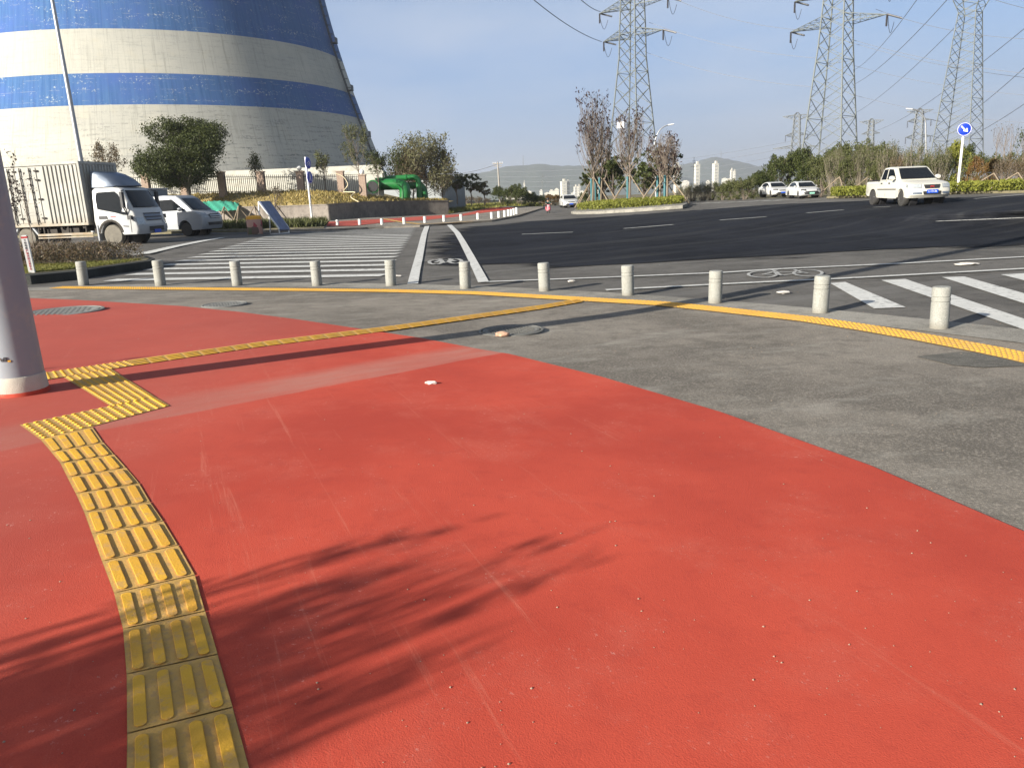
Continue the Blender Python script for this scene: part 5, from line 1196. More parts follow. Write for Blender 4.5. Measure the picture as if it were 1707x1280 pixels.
c = k.mix(k.math('MULTIPLY', k.ramp(zz, 1.35, .75), k.ramp(k.noise(3, 6, .7), .35, .7, .3, 1)), c, (.26, .19, .11)); c = k.mix(k.math('MULTIPLY', k.ramp(k.noise(2.2, 5, .7, k.mapping((3, 3, .3))), .5, .75), .5), c, (.24, .215, .16)); k.col(c); M['box'] = k.mat
def arch(cx, r, z0, n=9, cz=None):        # points of a wheel arch, going from +x side to -x side
    cz = r*.85 if cz is None else cz; a0 = math.asin(max(-1, min(1, (z0-cz)/r))); return [(cx+r*math.cos(t), cz+r*math.sin(t)) for t in np.linspace(a0, math.pi-a0, n)]
class Shell:
    def __init__(s, W, tum=(1.0, .18), nose=(0, 0, .12, .08), bev=.05):
        s.W, s.tum, s.nose, s.bev = W, tum, nose, bev
    def hw(s, z): return s.W*(1-max(0, z-s.tum[0])*s.tum[1])
    def xo(s, x, t):
        xr, xf, kf, kb = s.nose[0], s.nose[1], s.nose[2], s.nose[3]; a = abs(t)**3
        f = max(0, min(1, (x-(xf-1.4))/1.4)); b = max(0, min(1, ((xr+1.0)-x)/1.0)); return x-kf*a*f+kb*a*b
    def map(s, x, z, t): return Vector((s.xo(x, t), t*s.hw(z), z))
    def solid(s, name, outline, mat, parent, ws=1.0, smooth=32):
        ts = [-1, -.975, -.9, -.7, -.35, 0, .35, .7, .9, .975, 1]; n = len(outline)
        cx = sum(p[0] for p in outline)/n; cz = sum(p[1] for p in outline)/n; xs = [p[0] for p in outline]; zs = [p[1] for p in outline]; hx = (max(xs)-min(xs))/2; hz_ = (max(zs)-min(zs))/2
        mb = MB(); tess = tessellate_polygon([[Vector((x, z, 0)) for x, z in outline]])
        for t in ts:
            b = s.bev*(1 if abs(t) == 1 else (.3 if abs(t) > .97 else 0))
            for x, z in outline:
                xx = cx+(x-cx)*(1-b/hx); z2 = cz+(z-cz)*(1-b/hz_) if z > cz else z
                p = s.map(xx, z2, t); p.y *= ws; mb.v.append(tuple(p))
        for i in range(len(ts)-1):
            for j in range(n): j2 = (j+1) % n; mb.f.append((i*n+j, i*n+j2, (i+1)*n+j2, (i+1)*n+j)); mb.m.append(0)
        e = (len(ts)-1)*n
        for f in tess: mb.f.append(tuple(f)); mb.m.append(0); mb.f.append(tuple(q+e for q in f)[::-1]); mb.m.append(0)
        return mb.build(name, mat, parent, smooth=smooth)
    def side(s, name, poly, mat, parent, sd, proud=.008, ws=1.0):
        mb = MB(); n = len(poly)
        out = [s.map(x, z, sd) for x, z in poly]; o = [Vector((p.x, p.y*ws+sd*proud, p.z)) for p in out]; i_ = [Vector((p.x, p.y*ws-sd*.03, p.z)) for p in out]
        mb.add(o+i_, [tuple(range(n))]+[(j, (j+1) % n, n+(j+1) % n, n+j) for j in range(n)]); return mb.build(name, mat, parent)
    def front(s, name, prof, y0, y1, mat, parent, proud=.01, ny=10, back=False):
        # strip lying on the nose or windscreen: prof = [(x,z,frac of half width)]
        mb = MB(); nx_ = len(prof)
        for i, (x, z, fr) in enumerate(prof):
            x0, z0 = prof[max(0, i-1)][:2]; x1, z1 = prof[min(nx_-1, i+1)][:2]; dx, dz = x1-x0, z1-z0; l = math.hypot(dx, dz) or 1; nn = (dz/l, -dx/l)
            if (nn[0] < 0) != back: nn = (-nn[0], -nn[1])
            for j in range(ny+1):
                t = (y0+(y1-y0)*j/ny)*fr; p = s.map(x, z, t); mb.v.append((p.x+nn[0]*proud, p.y, p.z+nn[1]*proud))
        for i in range(nx_-1):
            for j in range(ny): a = i*(ny+1)+j; mb.f.append((a, a+1, a+ny+2, a+ny+1)); mb.m.append(0)
        return mb.build(name, mat, parent, smooth=40, fix=False)
def wheel(parent, x, y, r, w, tm, rm, dual=False):
    sd = 1 if y > 0 else -1; mb = MB(); h = w/2
    mb.lathe([(r*.60, -h), (r*.93, -h), (r, -h*.72), (r, h*.72), (r*.93, h), (r*.60, h)], 28, (x, y, r), 'y'); wl_ = mb.build('wheel', tm, parent, smooth=40)
    mb = MB(); a = sd*h
    mb.lathe([(r*.62, a*.9), (r*.60, a*1.01), (r*.52, a*.75), (r*.30, a*.55), (r*.22, a*.95), (r*.05, a*1.0)], 24, (x, y, r), 'y'); rim = mb.build('rim', rm, wl_, smooth=40)
    mb = MB()
    for i in range(5):
        an = i*2*math.pi/5; mb.lathe([(r*.10, a*.40), (r*.10, a*.90)], 8, (x+r*.43*math.cos(an), y, r+r*.43*math.sin(an)), 'y')
    mb.build('rim_holes', M['black_plastic'], wl_)
    mb = MB(); mb.lathe([(r*1.22, -sd*.02), (r*1.22, -sd*.3)], 24, (x, y-sd*(h+.0), r), 'y'); mb.build('wheel_well', M['black_plastic'], parent); return wl_
def mirror(parent, x, y, z, sd, mat, sx=.12, sy=.2, sz=.16):
    mb = MB(); mb.lathe([(.02, -sx/2), (.5*sy, -sx*.42), (.5*sy, sx*.3), (.4*sy, sx*.5)], 12, (0, 0, 0), 'x'); mb.v = [(vx, vy, vz*sz/sy) for vx, vy, vz in mb.v]; mb.v = [(vx+x, vy+y+sd*sy*.55, vz+z) for vx, vy, vz in mb.v]; mb.path([(x, y-sd*.05, z-.03), (x, y+sd*.1, z-.02)], .02, 5); return mb.build('mirror', mat, parent, smooth=50)
def heading(px1, py1, px2, py2):
    a, b = P(px1, py1), P(px2, py2); return math.atan2(b.y-a.y, b.x-a.x), (b-a).length

# --- box truck (origin under the near front wheel)
pf = P(195, 409); hd, wbl = heading(48, 414.5, 195, 409)
hd = R(-9); S = wbl/3.85
tk = thing('box_truck', 'white cabbed box truck with dirty cream ribbed cargo box and roof deflector', 'truck', pf, hd, None, S)
tk.location = pf + Vector((-math.sin(hd)*.85*S, math.cos(hd)*.85*S, 0))
sh_ = Shell(1.0, (1.5, .12), (-.75, 1.3, .16, 0), .05)
cab = [(1.24, .42), (1.32, .62), (1.28, .85), (1.22, 1.25), (1.10, 1.45), (.72, 2.16), (.58, 2.26), (.30, 2.30), (-.55, 2.30), (-.70, 2.22), (-.74, 1.0), (-.66, .50)]+arch(0, .52, .50, 10, .44)[::-1]+[(.60, .42)]
sh_.solid('cab', cab, M['car_white'], tk)
win = [(-.50, 1.46), (-.55, 1.90), (-.48, 2.12), (.38, 2.12), (.52, 2.02), (.92, 1.40), (.93, 1.18), (.70, 1.20), (.30, 1.30)]
for sd in (-1, 1):
    q = sh_.side('side_window', win, M['glass'], tk, sd); sh_.side('door_handle', [(-.48, 1.06), (-.48, 1.18), (-.14, 1.18), (-.10, 1.06)], M['black_plastic'], tk, sd, .02)
    mb = MB(); mb.box((.78, sd*1.16, 1.78), (.10, .16, .62)); mb.path([(.72, sd*.92, 2.16), (.78, sd*1.16, 2.12)], .025, 5); mb.path([(.80, sd*.95, 1.10), (.78, sd*1.16, 1.47)], .025, 5); mb.box((.98, sd*1.14, 1.08), (.16, .14, .16)); mb.build('mirror', M['black_plastic'], tk, smooth=30)
    sh_.side('wheel_arch_trim', [(x*1.0, z) for x, z in arch(0, .60, .55, 10, .44)]+[(x, z) for x, z in arch(0, .52, .50, 10, .44)[::-1]], M['stake'] if False else M['chassis'], tk, sd, .02)
    sh_.side('door_seam', [(.985, .5), (1.0, .5), (1.03, 1.2), (1.015, 1.2)], M['black_plastic'], tk, sd, .012)
sh_.side('door_lettering', [(.62, .78), (.88, .76), (.88, .72), (.62, .74)], M['black_ink'], tk, -1, .012); sh_.side('door_lettering', [(.05, 1.16), (.30, 1.15), (.30, 1.12), (.05, 1.13)], M['red_ink'], tk, -1, .012)
sh_.front('windscreen', [(1.10, 1.46, .88), (.92, 1.80, .87), (.73, 2.15, .84)], -1, 1, M['glass'], tk, .012)
sh_.front('wiper', [(1.12, 1.48, .8), (1.10, 1.51, .8)], -.9, .3, M['black_plastic'], tk, .03)
for pr_ in ([(1.22, 1.24, .62), (1.225, 1.19, .55)], [(1.25, 1.10, .60), (1.255, 1.05, .55)], [(1.275, .97, .52), (1.28, .93, .48)]): sh_.front('grille_bar', pr_, -1, 1, M['black_plastic'], tk, .018)
sh_.front('grille', [(1.235, 1.20, .58), (1.275, .95, .50)], -1, 1, M['slate'], tk, .006); font_mesh('badge', 'A', .12, M['rim'], tk, face_m((1.275, 0, 1.26), (0, 1, 0), (0, 0, 1)))
for y0, y1 in ((-1.0, -.64), (.64, 1.0)): sh_.front('headlamp', [(1.25, 1.08, .98), (1.31, .80, .98)], y0, y1, M['lampglass'], tk, .014, 4)
sh_.front('bumper', [(1.31, .78, .99), (1.33, .62, .99), (1.26, .42, .97)], -1, 1, M['van_grey'], tk, .03); sh_.front('bumper_intake', [(1.32, .70, .5), (1.32, .52, .5)], -1, 1, M['black_plastic'], tk, .045)
mb = MB(); mb.box((1.40, -.05, .50), (.02, .44, .14)); q = mb.build('number_plate', M['plate_blue'], tk)
dfl = Shell(.92, (2.5, .25), (-.7, .8, .35, 0), .10); dfl.solid('roof_deflector', [(-.72, 2.31), (.60, 2.31), (.62, 2.36), (.30, 2.62), (-.15, 2.84), (-.60, 2.95), (-.72, 2.95)], M['slate'], tk)
mb = MB()
for x in (-.0, .18, .36): mb.lathe([(.03, 0), (.04, .03), (.03, .07)], 8, (x, -.8, 2.30))
mb.build('roof_marker_lamp', M['globe'], tk)
bx0, bx1, bw, bz0, bz1 = -4.95, -.92, 1.12, .86, 3.33
mb = MB(); mb.box(((bx0+bx1)/2, 0, (bz0+bz1)/2), (bx1-bx0, bw*2, bz1-bz0)); bxo = mb.build('cargo_box', M['box'], tk)
mb = MB()                                                    # ribs on the flanks and front
for sd in (-1, 1):
    for i in range(9):
        x = -1.06-i*.185; mb.box((x, sd*(bw+.02), (bz0+bz1)/2), (.095, .05, bz1-bz0-.22))
for i in range(12): mb.box((bx1+.02, -bw+.1+i*.185, (bz0+bz1)/2), (.05, .09, bz1-bz0-.2))
mb.build('rib', M['box'], bxo)
mb = MB()
for z in (bz0+.05, bz1-.03):
    mb.box(((bx0+bx1)/2, 0, z), (bx1-bx0+.06, bw*2+.10, .10))
for x in (bx0, bx1): mb.box((x, -bw, (bz0+bz1)/2), (.09, .09, bz1-bz0)); mb.box((x, bw, (bz0+bz1)/2), (.09, .09, bz1-bz0))
mb.build('frame_rail', M['box'], bxo)
for k_, (dx0, dx1) in enumerate(((-3.78, -2.85), (-4.75, -3.82))):
    mb = MB(); mb.box(((dx0+dx1)/2, -bw-.012, (bz0+bz1)/2), (dx1-dx0, .03, bz1-bz0-.3))
    for z in (1.35, 1.82, 2.3, 2.78): mb.box(((dx0+dx1)/2, -bw-.03, z), (dx1-dx0-.16, .03, .05)); mb.box(((dx0+dx1)/2, -bw-.03, z+.10), (dx1-dx0-.16, .02, .02))
    d_ = mb.build('side_door', M['box'], bxo)
    for xx in (dx0+.25, dx1-.25):
        mb = MB(); mb.path([(xx, -bw-.07, bz0+.08), (xx, -bw-.07, bz1-.15)], .022, 6)
        for z in np.arange(1.1, 3.2, .28): mb.box((xx, -bw-.05, z), (.07, .06, .05))
        mb.build('lock_rod', M['chassis'], d_)
    mb = MB()
    for z in (1.2, 1.95, 2.7, 3.05): mb.box((dx1+.02, -bw-.04, z), (.16, .05, .06))
    mb.build('hinge', M['chassis'], d_)
mb = MB(); mb.box((-2.3, -.4, .70), (5.2, .09, .20)); mb.box((-2.3, .4, .70), (5.2, .09, .20))
for x in (-4.6, -3.2, -2.2, -1.2): mb.box((x, 0, .78), (.08, 2.1, .10))
for x in (-3.25, -3.0, -1.9, -1.1): mb.box((x, -1.05, .68), (.05, .05, .35))
mb.box((-1.9, -.78, .62), (.8, .35, .32)); mb.box((-2.75, -.75, .64), (.45, .35, .26)); mb.box((-.78, -.6, .75), (.2, .5, .5)); mb.build('chassis', M['chassis'], tk)
mb = MB(); mb.box((-2.05, -1.08, .52), (2.5, .05, .09)); mb.box((-2.05, -1.08, .40), (2.5, .05, .05)); mb.build('side_guard', M['box'], tk)
mb = MB()
for x0_, s_ in ((-3.34, 1), (-4.42, -1)): mb.path([(x0_+s_*.0, -.98, .55), (x0_-s_*.22, -.98, .86)], .07, 6)
mb.box((-.62, -.85, .52), (.06, .36, .62)); mb.build('mudguard', M['van_grey'], tk)
for x, y, d in ((0, -.85, 0), (0, .85, 0), (-3.85, -.92, 1), (-3.85, .92, 1)):
    wheel(tk, x, y, .41, .24 if not d else .26, M['dustytyre'], M['dustyrim'])
    if d: mb = MB(); mb.lathe([(.25, -.12), (.38, -.12), (.41, -.08), (.41, .08), (.38, .12), (.25, .12)], 24, (x, y*.67, .41), 'y'); mb.build('inner_wheel', M['tyre'], tk, smooth=40)

# --- small cab truck / van behind it
pf = P(315, 394); hd = R(-13); S = (394-327)*mpp(pf)/1.86
vn = thing('light_van', 'silver white small cab van with grey box body, half hidden behind the truck', 'van', pf, hd, None, S); vn.location = pf+Vector((-math.sin(hd)*.68*S, math.cos(hd)*.68*S, 0))
sv = Shell(.80, (1.0, .16), (-3.2, 1.1, .18, .02), .05)
body = [(.98, .30), (1.06, .50), (1.06, .78), (1.0, .95), (.72, 1.08), (.50, 1.15), (-.20, 1.72), (-.42, 1.84), (-1.05, 1.87), (-1.62, 1.84), (-1.70, 1.2), (-1.70, .35)]+arch(0, .40, .32, 9, .33)[::-1]+[(.45, .27)]
sv.solid('cab', body, M['van_grey'], vn)
for sd in (-1, 1):
    sv.side('side_window', [(-1.38, 1.16), (-1.36, 1.66), (-.62, 1.68), (.12, 1.18)], M['glass'], vn, sd); sv.side('door_handle', [(-1.34, .98), (-1.34, 1.04), (-1.16, 1.04), (-1.16, .98)], M['black_plastic'], vn, sd, .02)
    mirror(vn, -.12, sd*.80, 1.22, sd, M['van_grey']); sv.side('door_seam', [(-1.46, .42), (-1.45, .42), (-1.45, 1.7), (-1.46, 1.7)], M['black_plastic'], vn, sd)
sv.front('windscreen', [(.50, 1.165, .92), (.15, 1.44, .88), (-.19, 1.70, .84)], -1, 1, M['glass'], vn, .015)
for pr_ in ([(1.03, .92, .5), (1.05, .87, .48)], [(1.055, .83, .48), (1.06, .79, .46)]): sv.front('grille_bar', pr_, -1, 1, M['rim'], vn, .02)
sv.front('grille', [(1.0, .97, .52), (1.06, .76, .46)], -1, 1, M['black_plastic'], vn, .01); sv.front('lower_intake', [(1.06, .60, .7), (1.06, .47, .66)], -1, 1, M['black_plastic'], vn, .012)
for y0, y1 in ((-.98, -.6), (.6, .98)): sv.front('headlamp', [(.88, 1.04, .97), (1.05, .82, .98)], y0, y1, M['lampglass'], vn, .014, 4)
mb = MB(); mb.box((-3.6, 0, 1.28), (3.4, 1.68, 1.75)); bo = mb.build('cargo_box', M['shed'], vn); mb = MB(); mb.box((-3.6, 0, 2.2), (3.46, 1.74, .07)); mb.box((-3.6, 0, .5), (3.46, 1.74, .07)); mb.build('frame_rail', M['van_grey'], bo)
for x, y in ((0, -.68), (0, .68), (-4.0, -.68), (-4.0, .68)): wheel(vn, x, y, .30, .19, M['tyre'], M['dustyrim'])

# --- white pickup on the right
def pickup():
    t = thing('pickup_truck', 'cream white double cab pickup with a blue number plate driving towards us', 'pickup truck')
    s = Shell(.86, (.95, .20), (-2.2, 2.55, .22, .05), .06)
    b = [(2.30, .36), (2.44, .48), (2.46, .66), (2.40, .80), (2.36, .92), (2.15, 1.00), (1.05, 1.12), (.9, 1.13), (-.85, 1.13), (-.86, 1.10), (-2.30, 1.09), (-2.36, 1.05), (-2.38, .55), (-2.25, .45), (-1.98, .42)]+arch(-1.52, .42, .42, 10, .36)[::-1]+[(-1.0, .36), (1.0, .34)]+arch(1.52, .42, .40, 10, .36)[::-1]
    s.solid('body', b, M['car_cream'], t)
    c_ = [(-.92, 1.08), (-.72, 1.60), (-.60, 1.68), (-.2, 1.71), (.30, 1.69), (.48, 1.62), (1.12, 1.13), (1.12, 1.06)]
    s.solid('cabin', c_, M['car_cream'], t, .985)
    for sd in (-1, 1):
        s.side('rear_window', [(-.70, 1.17), (-.56, 1.60), (-.20, 1.62), (-.20, 1.17)], M['glass'], t, sd, .004); s.side('front_window', [(-.08, 1.17), (-.08, 1.62), (.34, 1.60), (.82, 1.17)], M['glass'], t, sd, .004)
        s.side('side_moulding', [(-.95, .72), (-.95, .76), (.95, .76), (.95, .72)], M['chassis'], t, sd, .02)
        for x in (-.62, .18): s.side('door_handle', [(x, .98), (x, 1.03), (x+.13, 1.03), (x+.13, .98)], M['black_plastic'], t, sd, .03)
        for x in (-.95, -.14, 1.02): s.side('door_seam', [(x, .42), (x+.012, .42), (x+.012, 1.12), (x, 1.12)], M['chassis'], t, sd, .006)
        mirror(t, .80, sd*.86, 1.22, sd, M['car_cream'], .14, .24, .20); s.side('lamp_front_side', [(2.28, .80), (2.30, .90), (2.12, .96), (2.08, .82)], M['lampglass'], t, sd, .012)
    s.front('windscreen', [(1.12, 1.165, .90), (.80, 1.40, .86), (.50, 1.63, .82)], -1, 1, M['glass'], t, .012)
    mb = MB(); mb.box((-1.55, 0, 1.12), (1.35, 1.5, .06)); mb.build('bed_cover', M['black_plastic'], t)
    s.front('grille', [(2.385, .90, .40), (2.43, .74, .34)], -1, 1, M['black_plastic'], t, .02); font_mesh('badge', 'JMC', .10, M['red_ink'], t, face_m((2.46, 0, .82), (0, 1, 0), (0, 0, 1)), .004)
    for y0, y1 in ((-.93, -.50), (.50, .93)): s.front('headlamp', [(2.37, .93, 1), (2.42, .77, 1)], y0, y1, M['lampglass'], t, .02, 5)
    for y0, y1 in ((-.88, -.50), (.50, .88)): s.front('fog_lamp', [(2.47, .60, 1), (2.47, .53, 1)], y0, y1, M['slate'], t, .012, 4)
    s.front('lower_intake', [(2.465, .63, .44), (2.465, .50, .40)], -1, 1, M['black_plastic'], t, .012)
    mb = MB(); mb.box((2.50, 0, .62), (.015, .46, .15)); pq = mb.build('number_plate', M['plate_blue'], t); font_mesh('plate_lettering', 'L·17136', .11, M['sign_white'], pq, face_m((2.51, 0, .62), (0, 1, 0), (0, 0, 1)), .001)
    mb = MB(); mb.box((0, 0, .42), (3.6, 1.3, .12)); mb.box((1.5, 0, .38), (.2, 1.4, .1)); mb.build('chassis', M['chassis'], t)
    for x, y in ((1.52, -.74), (1.52, .74), (-1.52, -.74), (-1.52, .74)): wheel(t, x, y, .36, .23, M['dustytyre'] if False else M['tyre'], M['rim'])
    return t
pk = pickup(); pf = P(1503, 344.5); hd = math.atan2(-.996, -.05); S = (344.5-280)*mpp(pf)/1.70
pk.scale = (S, S, S); pk.rotation_euler = (0, 0, hd); c_, s_ = math.cos(hd), math.sin(hd); lx, ly = 1.52*S, -.80*S; pk.location = pf-Vector((c_*lx-s_*ly, s_*lx+c_*ly, 0))
# --- saloons
def saloon(label, kind_):
    t = thing('parked_car' if False else 'saloon_car', label, 'car')
    s = Shell(.90, (.75, .22), (-2.2, 2.35, .30, .2), .07)
    b = [(2.15, .22), (2.30, .32), (2.33, .50), (2.25, .68), (1.95, .80), (1.0, .95), (.6, .97), (-1.6, 1.02), (-2.2, .98), (-2.32, .80), (-2.30, .4), (-2.15, .25)]+arch(-1.38, .37, .26, 9, .33)[::-1]+arch(1.38, .37, .24, 9, .33)[::-1]
    s.solid('body', b, M['car_white'], t)
    c_ = [(-1.95, .95), (-1.25, 1.30), (-.75, 1.43), (-.2, 1.47), (.15, 1.44), (.45, 1.34), (1.12, .95)]
    s.solid('cabin', c_, M['car_white'], t, .97)
    for sd in (-1, 1):
        s.side('side_window', [(-1.35, 1.02), (-1.05, 1.27), (-.6, 1.38), (.05, 1.38), (.34, 1.28), (.78, 1.0)], M['glass'], t, sd, .002, .975); mirror(t, .62, sd*.84, 1.03, sd, M['car_white'], .12, .2, .14)
        s.side('door_seam', [(-.28, .35), (-.265, .35), (-.265, 1.0), (-.28, 1.0)], M['chassis'], t, sd, .006)
    s.front('windscreen', [(1.10, .985, .86), (.78, 1.17, .84), (.46, 1.355, .76)], -1, 1, M['glass'], t, .014)
    for y0, y1 in ((-.97, -.52), (.52, .97)): s.front('headlamp', [(2.10, .76, 1), (2.29, .62, 1)], y0, y1, M['black_plastic'] if kind_ != 2 else M['lampglass'], t, .015, 5)
    if kind_ == 0: s.front('grille', [(2.29, .60, .55), (2.335, .46, .78), (2.31, .34, .66)], -1, 1, M['black_plastic'], t, .02)
    else:
        s.front('grille', [(2.26, .66, .45), (2.31, .58, .40)], -1, 1, M['black_plastic'], t, .02); s.front('lower_intake', [(2.33, .46, .55), (2.31, .30, .75)], -1, 1, M['black_plastic'], t, .02)
    mb = MB(); mb.box((2.37, 0, .42), (.015, .44, .14)); mb.build('number_plate', M['plate_green'] if kind_ == 0 else M['plate_blue'], t)
    for x, y in ((1.38, -.79), (1.38, .79), (-1.38, -.79), (-1.38, .79)): wheel(t, x, y, .33, .21, M['tyre'], M['rim'])
    return t
def setcar(t, px, py, hpx, yaw, h0=1.48):
    p = P(px, py, .02); S = hpx*mpp(p)/h0; v = math.atan2(-p.y, -p.x); t.location = p+Vector((math.cos(v+yaw), math.sin(v+yaw), 0))*(-2.0*S); t.rotation_euler = (0, 0, v+yaw); t.scale = (S, S, S)
setcar(saloon('white saloon with a green number plate, the nearer of the two at right', 0), 1351, 330, 27.5, R(20))
setcar(saloon('white saloon half hidden behind the nearer white saloon at right', 1), 1303, 328, 24.5, R(22))
setcar(saloon('white saloon driving towards us on the side road beside the scooter', 2), 952, 346, 21, R(8))

# --- scooter with rider
M['pink'] = plain('pink_scooter_paint', (.55, .13, .16), .4, var=.06); M['jacket'] = plain('dark_green_jacket', (.02, .06, .055), .8); M['trouser'] = plain('dark_trousers', (.02, .02, .025), .85); M['skin'] = plain('skin', (.42, .24, .17), .6, var=.03)
pf = P(914, 355.5, .01); S = 22.5*mpp(pf)/1.55; hd = R(-82); sc_ = thing('scooter', 'pink electric scooter ridden towards us on the side road', 'scooter', pf, hd, None, S)
mb = MB(); mb.path([(.62, 0, .30), (.52, 0, .60), (.42, 0, .98)], .045, 8); mb.path([(.42, -.32, 1.02), (.42, 0, .98), (.42, .32, 1.02)], .02, 6); mb.build('steering', M['black_plastic'], sc_, smooth=50)
ssh = Shell(.20, (.6, .3), (-.9, .75, .1, .1), .03); ssh.solid('leg_shield', [(.44, .34), (.60, .34), (.56, .62), (.48, .95), (.38, .95), (.42, .6)], M['pink'], sc_)
ssh.solid('rear_body', [(-.72, .42), (-.1, .28), (.46, .28), (.46, .36), (0, .38), (-.05, .70), (-.62, .74), (-.80, .66)], M['pink'], sc_); mb = MB(); mb.box((-.30, 0, .76), (.66, .26, .09)); mb.build('seat', M['black_plastic'], sc_)
ssh.solid('front_mudguard', [(.50, .44), (.86, .42), (.80, .50), (.62, .54), (.52, .50)], M['pink'], sc_, .5)
mb = MB(); mb.lathe([(.02, -.02), (.07, 0), (.075, .04), (.05, .06)], 12, (.56, 0, .82), 'x'); mb.build('headlight', M['lampglass'], sc_)
for x in (.66, -.56):
    mb = MB(); mb.lathe([(.13, -.04), (.20, -.045), (.225, -.02), (.225, .02), (.20, .045), (.13, .04)], 20, (x, 0, .225), 'y'); wq = mb.build('wheel', M['tyre'], sc_, smooth=40); mb = MB(); mb.lathe([(.13, -.03), (.13, .03)], 16, (x, 0, .225), 'y'); mb.build('rim', M['rim'], wq)
for sd in (-1, 1): mirror(sc_, .42, sd*.26, 1.14, sd, M['black_plastic'], .03, .08, .1)
def skinmesh(name, verts, edges, rad, mat, parent, root=0, sub=2):
    me = bpy.data.meshes.new(name); me.from_pydata(verts, edges, []); o = bpy.data.objects.new(name, me); me.materials.append(mat); col.objects.link(o)
    sk = o.modifiers.new('skin', 'SKIN'); sk.use_smooth_shade = True; lay = me.skin_vertices[0].data if me.skin_vertices else None
    if lay is None: bm = bmesh.new(); bm.from_mesh(me); bm.verts.layers.skin.verify(); bm.to_mesh(me); bm.free(); lay = me.skin_vertices[0].data
    for i, r_ in enumerate(rad): lay[i].radius = (r_, r_) if not isinstance(r_, tuple) else r_; lay[i].use_root = (i == root)
    sb = o.modifiers.new('sub', 'SUBSURF'); sb.levels = sb.render_levels = sub
    dg = bpy.context.evaluated_depsgraph_get(); m2 = bpy.data.meshes.new_from_object(o.evaluated_get(dg)); m2.name = name; bpy.data.objects.remove(o)
    m2.materials.clear(); m2.materials.append(mat); m2.polygons.foreach_set('use_smooth', [True]*len(m2.polygons)); o2 = bpy.data.objects.new(name, m2); return link(o2, parent)
rd = thing('person', 'scooter rider in a dark green jacket and dark helmet', 'person', pf, hd, None, S)
V = [(-.25, 0, .86), (-.22, 0, 1.05), (-.16, 0, 1.26), (-.13, 0, 1.36), (-.12, 0, 1.42), (-.10, 0, 1.53),
     (-.15, -.19, 1.29), (.06, -.27, 1.10), (.34, -.29, 1.05), (-.15, .19, 1.29), (.06, .27, 1.10), (.34, .29, 1.05),
     (-.22, -.10, .86), (.16, -.17, .80), (.20, -.16, .42), (.30, -.16, .38), (-.22, .10, .86), (.16, .17, .80), (.20, .16, .42), (.30, .16, .38)]
Ed = [(0, 1), (1, 2), (2, 3), (3, 4), (4, 5), (2, 6), (6, 7), (7, 8), (2, 9), (9, 10), (10, 11), (0, 12), (12, 13), (13, 14), (14, 15), (0, 16), (16, 17), (17, 18), (18, 19)]
Ra = [.14, .14, .15, .06, .055, .09, .065, .05, .035, .065, .05, .035, .095, .075, .05, .045, .095, .075, .05, .045]
skinmesh('body', V, Ed, Ra, M['skin'], rd)
skinmesh('jacket', [V[i] for i in (0, 1, 2, 6, 7, 8, 9, 10, 11)]+[(.30, -.285, 1.055), (.30, .285, 1.055)], [(0, 1), (1, 2), (2, 3), (3, 4), (4, 9), (2, 6), (6, 7), (7, 10)], [.165, .165, .17, .08, .062, .01, .08, .062, .01, .05, .05], M['jacket'], rd)
skinmesh('trousers', [V[i] for i in (0, 12, 13, 14, 16, 17, 18)], [(0, 1), (1, 2), (2, 3), (0, 4), (4, 5), (5, 6)], [.155, .11, .088, .062, .11, .088, .062], M['trouser'], rd)
mb = MB(); mb.lathe([(.10, 1.47), (.135, 1.52), (.14, 1.58), (.11, 1.66), (.05, 1.70), (.01, 1.705)], 18, (-.11, 0, 0)); mb.build('helmet', M['black_plastic'], rd, smooth=70)
for sd in (-1, 1):
    mb = MB()
    for j in range(4): y = sd*(.27+.022*j); mb.path([(.38, y, 1.075), (.445, y, 1.05), (.45, y, 1.0), (.41, y, .985)], [.012, .011, .010, .008], 6)
    mb.path([(.37, sd*.26, 1.06), (.40, sd*.245, 1.01), (.43, sd*.25, .99)], [.013, .011, .009], 6); mb.box((.36, sd*.30, 1.06), (.08, .09, .03)); mb.build('hand', M['skin'], rd, smooth=60)
mb = MB(); mb.box((.03, -.035, 1.555), (.02, .022, .01)); mb.box((.03, .035, 1.555), (.02, .022, .01)); mb.lathe([(.012, -.03), (.018, 0), (.008, .03)], 8, (.03, 0, 1.53), 'z'); mb.v = [(a-.06+.0, b, c) if False else (a-.035, b, c-.02) for a, b, c in mb.v]; mb.build('face_features', M['black_ink'], rd)

# --- advertising frame and painted drum at the far kerb
M['board'] = plain('blue_grey_board', (.13, .16, .27), .5, var=.3, scale=6); pf = P(438, 390, .0); bd = thing('sign_frame', 'leaning white metal frame with a blue grey board at the end of the crossing', 'sign frame', pf)
tp_ = at(431, 337, pf.y)-pf; f1_ = P(434, 390)-pf; f2_ = P(466, 390)-pf; nd = Vector((.25, -.55, 0)); mb = MB()
for o_ in (Vector((0, 0, 0)), Vector((.22, .8, 0))): mb.path([f1_+o_, tp_+o_], .035, 6); mb.path([tp_+o_, f2_+o_+Vector((0, 0, .25)), f2_+o_], .035, 6)
mb.path([tp_, tp_+Vector((.22, .8, 0))], .035, 6); mb.path([f2_, f2_+Vector((.22, .8, 0))], .035, 6); mb.path([f2_, f2_-Vector((.45, 0, 0))], .03, 6); mb.build('frame', M['white'], bd, smooth=40)
a, b = tp_+Vector((.02, 0, -.02)), f2_+Vector((.02, 0, .12)); w_ = Vector((.22, .8, 0)); up_ = Vector((.05, 0, .05)); mb = MB(); mb.add([a, b, b+w_, a+w_, a+up_, b+up_, b+w_+up_, a+w_+up_], [(0, 1, 2, 3), (4, 7, 6, 5), (0, 4, 5, 1), (1, 5, 6, 2), (2, 6, 7, 3), (3, 7, 4, 0)]); mb.build('board', M['board'], bd)
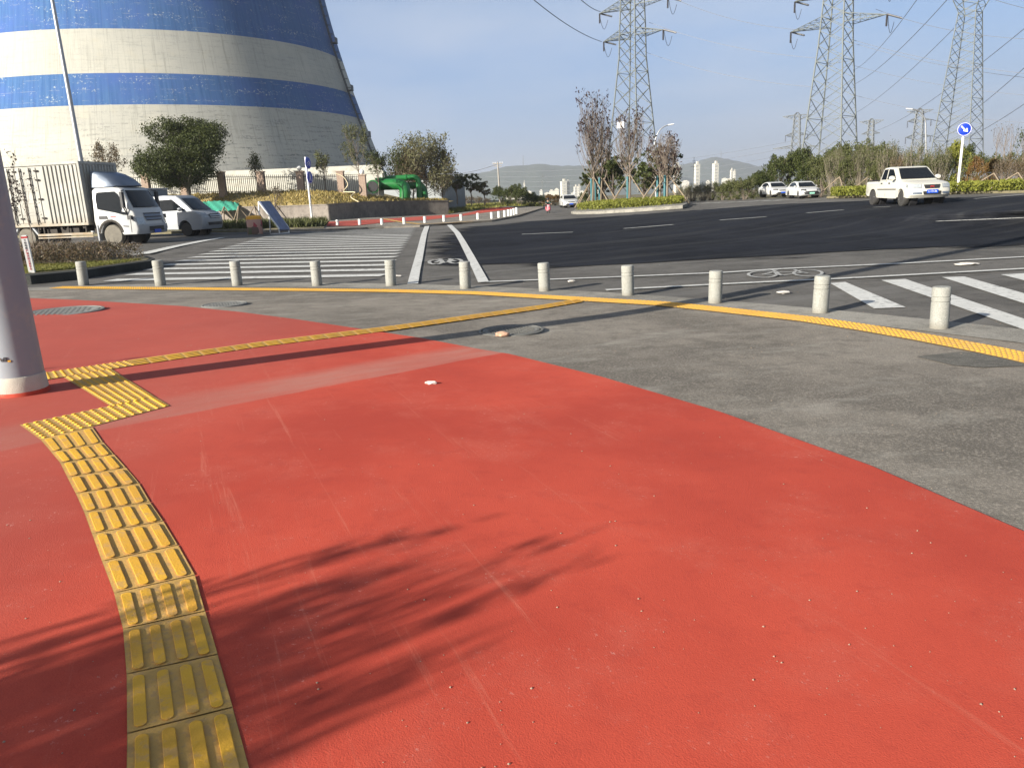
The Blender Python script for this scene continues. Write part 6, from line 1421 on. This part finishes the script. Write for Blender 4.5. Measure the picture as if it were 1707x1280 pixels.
k = NM('printed_drum', .6); vz = k.n('ShaderNodeTexVoronoi'); vz.inputs['Scale'].default_value = 3.2; k.L(k.tc.outputs['Object'], vz.inputs['Vector']); rp = k.n('ShaderNodeValToRGB'); k.L(vz.outputs['Color'], rp.inputs[0]); rp.color_ramp.interpolation = 'CONSTANT'
for i, (ps, c) in enumerate(((0, (.12, .07, .05)), (.3, (.30, .03, .04)), (.5, (.40, .22, .17)), (.65, (.08, .09, .04)), (.82, (.33, .26, .20)))):
    e = rp.color_ramp.elements[i] if i < 2 else rp.color_ramp.elements.new(ps); e.position = ps; e.color = (*c, 1)
k.col(rp.outputs[0]); M['drum'] = k.mat; M['orange'] = plain('orange_yellow_cap', (.72, .36, .03), .5, var=.08)
pf = P(426, 390.5, 0); q = mpp(pf); dr = thing('advertising_drum', 'patterned red brown drum with an orange top beside the white frame', 'drum', pf); h_ = 30*q; r_ = 12.5*q
mb = MB(); mb.lathe([(r_*.98, 0), (r_, .05), (r_, h_*.8), (r_*.97, h_*.82)], 24); mb.build('drum_body', M['drum'], dr, smooth=40); mb = MB(); mb.lathe([(r_*.99, h_*.80), (r_*1.0, h_*.93), (r_*.85, h_), (.02, h_*1.02)], 24); mb.build('cap', M['orange'], dr, smooth=40)
M['net'] = plain('green_dust_net', (.05, .36, .24), .8, var=.25, scale=6); mb = MB(); n1 = 26
cs = [(330, 338, 352), (345, 336, 353), (365, 335, 352), (385, 336, 351), (398, 339, 350)]
for i in range(n1):
    f = i/(n1-1)*(len(cs)-1); a = min(int(f), len(cs)-2); g = f-a; x = cs[a][0]*(1-g)+cs[a+1][0]*g; y0 = cs[a][1]*(1-g)+cs[a+1][1]*g; y1 = cs[a][2]*(1-g)+cs[a+1][2]*g
    for j in range(8):
        h = j/7; Yd = wt[3].y+.6+h*3+.15*math.sin(i*1.3+j); v = at(x, y1+(y0-y1)*h, Yd-.25); mb.v.append(tuple(v+Vector((0, 0, .03*math.sin(i*2.1+j*1.7)))))
for i in range(n1-1):
    for j in range(7): mb.f.append((i*8+j, i*8+8+j, i*8+9+j, i*8+1+j)); mb.m.append(0)
mb.build('dust_net', M['net'], None, smooth=60, fix=False, label='green dust net spread on the bank behind the van', cat='net')
# ------------------------------------------------------------------ every repeat gets a label that tells it apart
bpy.context.view_layer.update()
by = {}
for o in col.objects:
    if o.parent is None and o.get('label'): by.setdefault(o['label'], []).append(o)
nm = ['first', 'second', 'third', 'fourth', 'fifth', 'sixth', 'seventh', 'eighth', 'ninth', 'tenth', 'eleventh', 'twelfth', 'thirteenth', 'fourteenth', 'fifteenth']
for lab, os_ in by.items():
    if 1 < len(os_) <= 15:
        os_.sort(key=lambda o: o.matrix_world.translation.x/max(1, o.matrix_world.translation.y))
        for i, o in enumerate(os_): o['label'] = nm[i]+' from left: '+lab
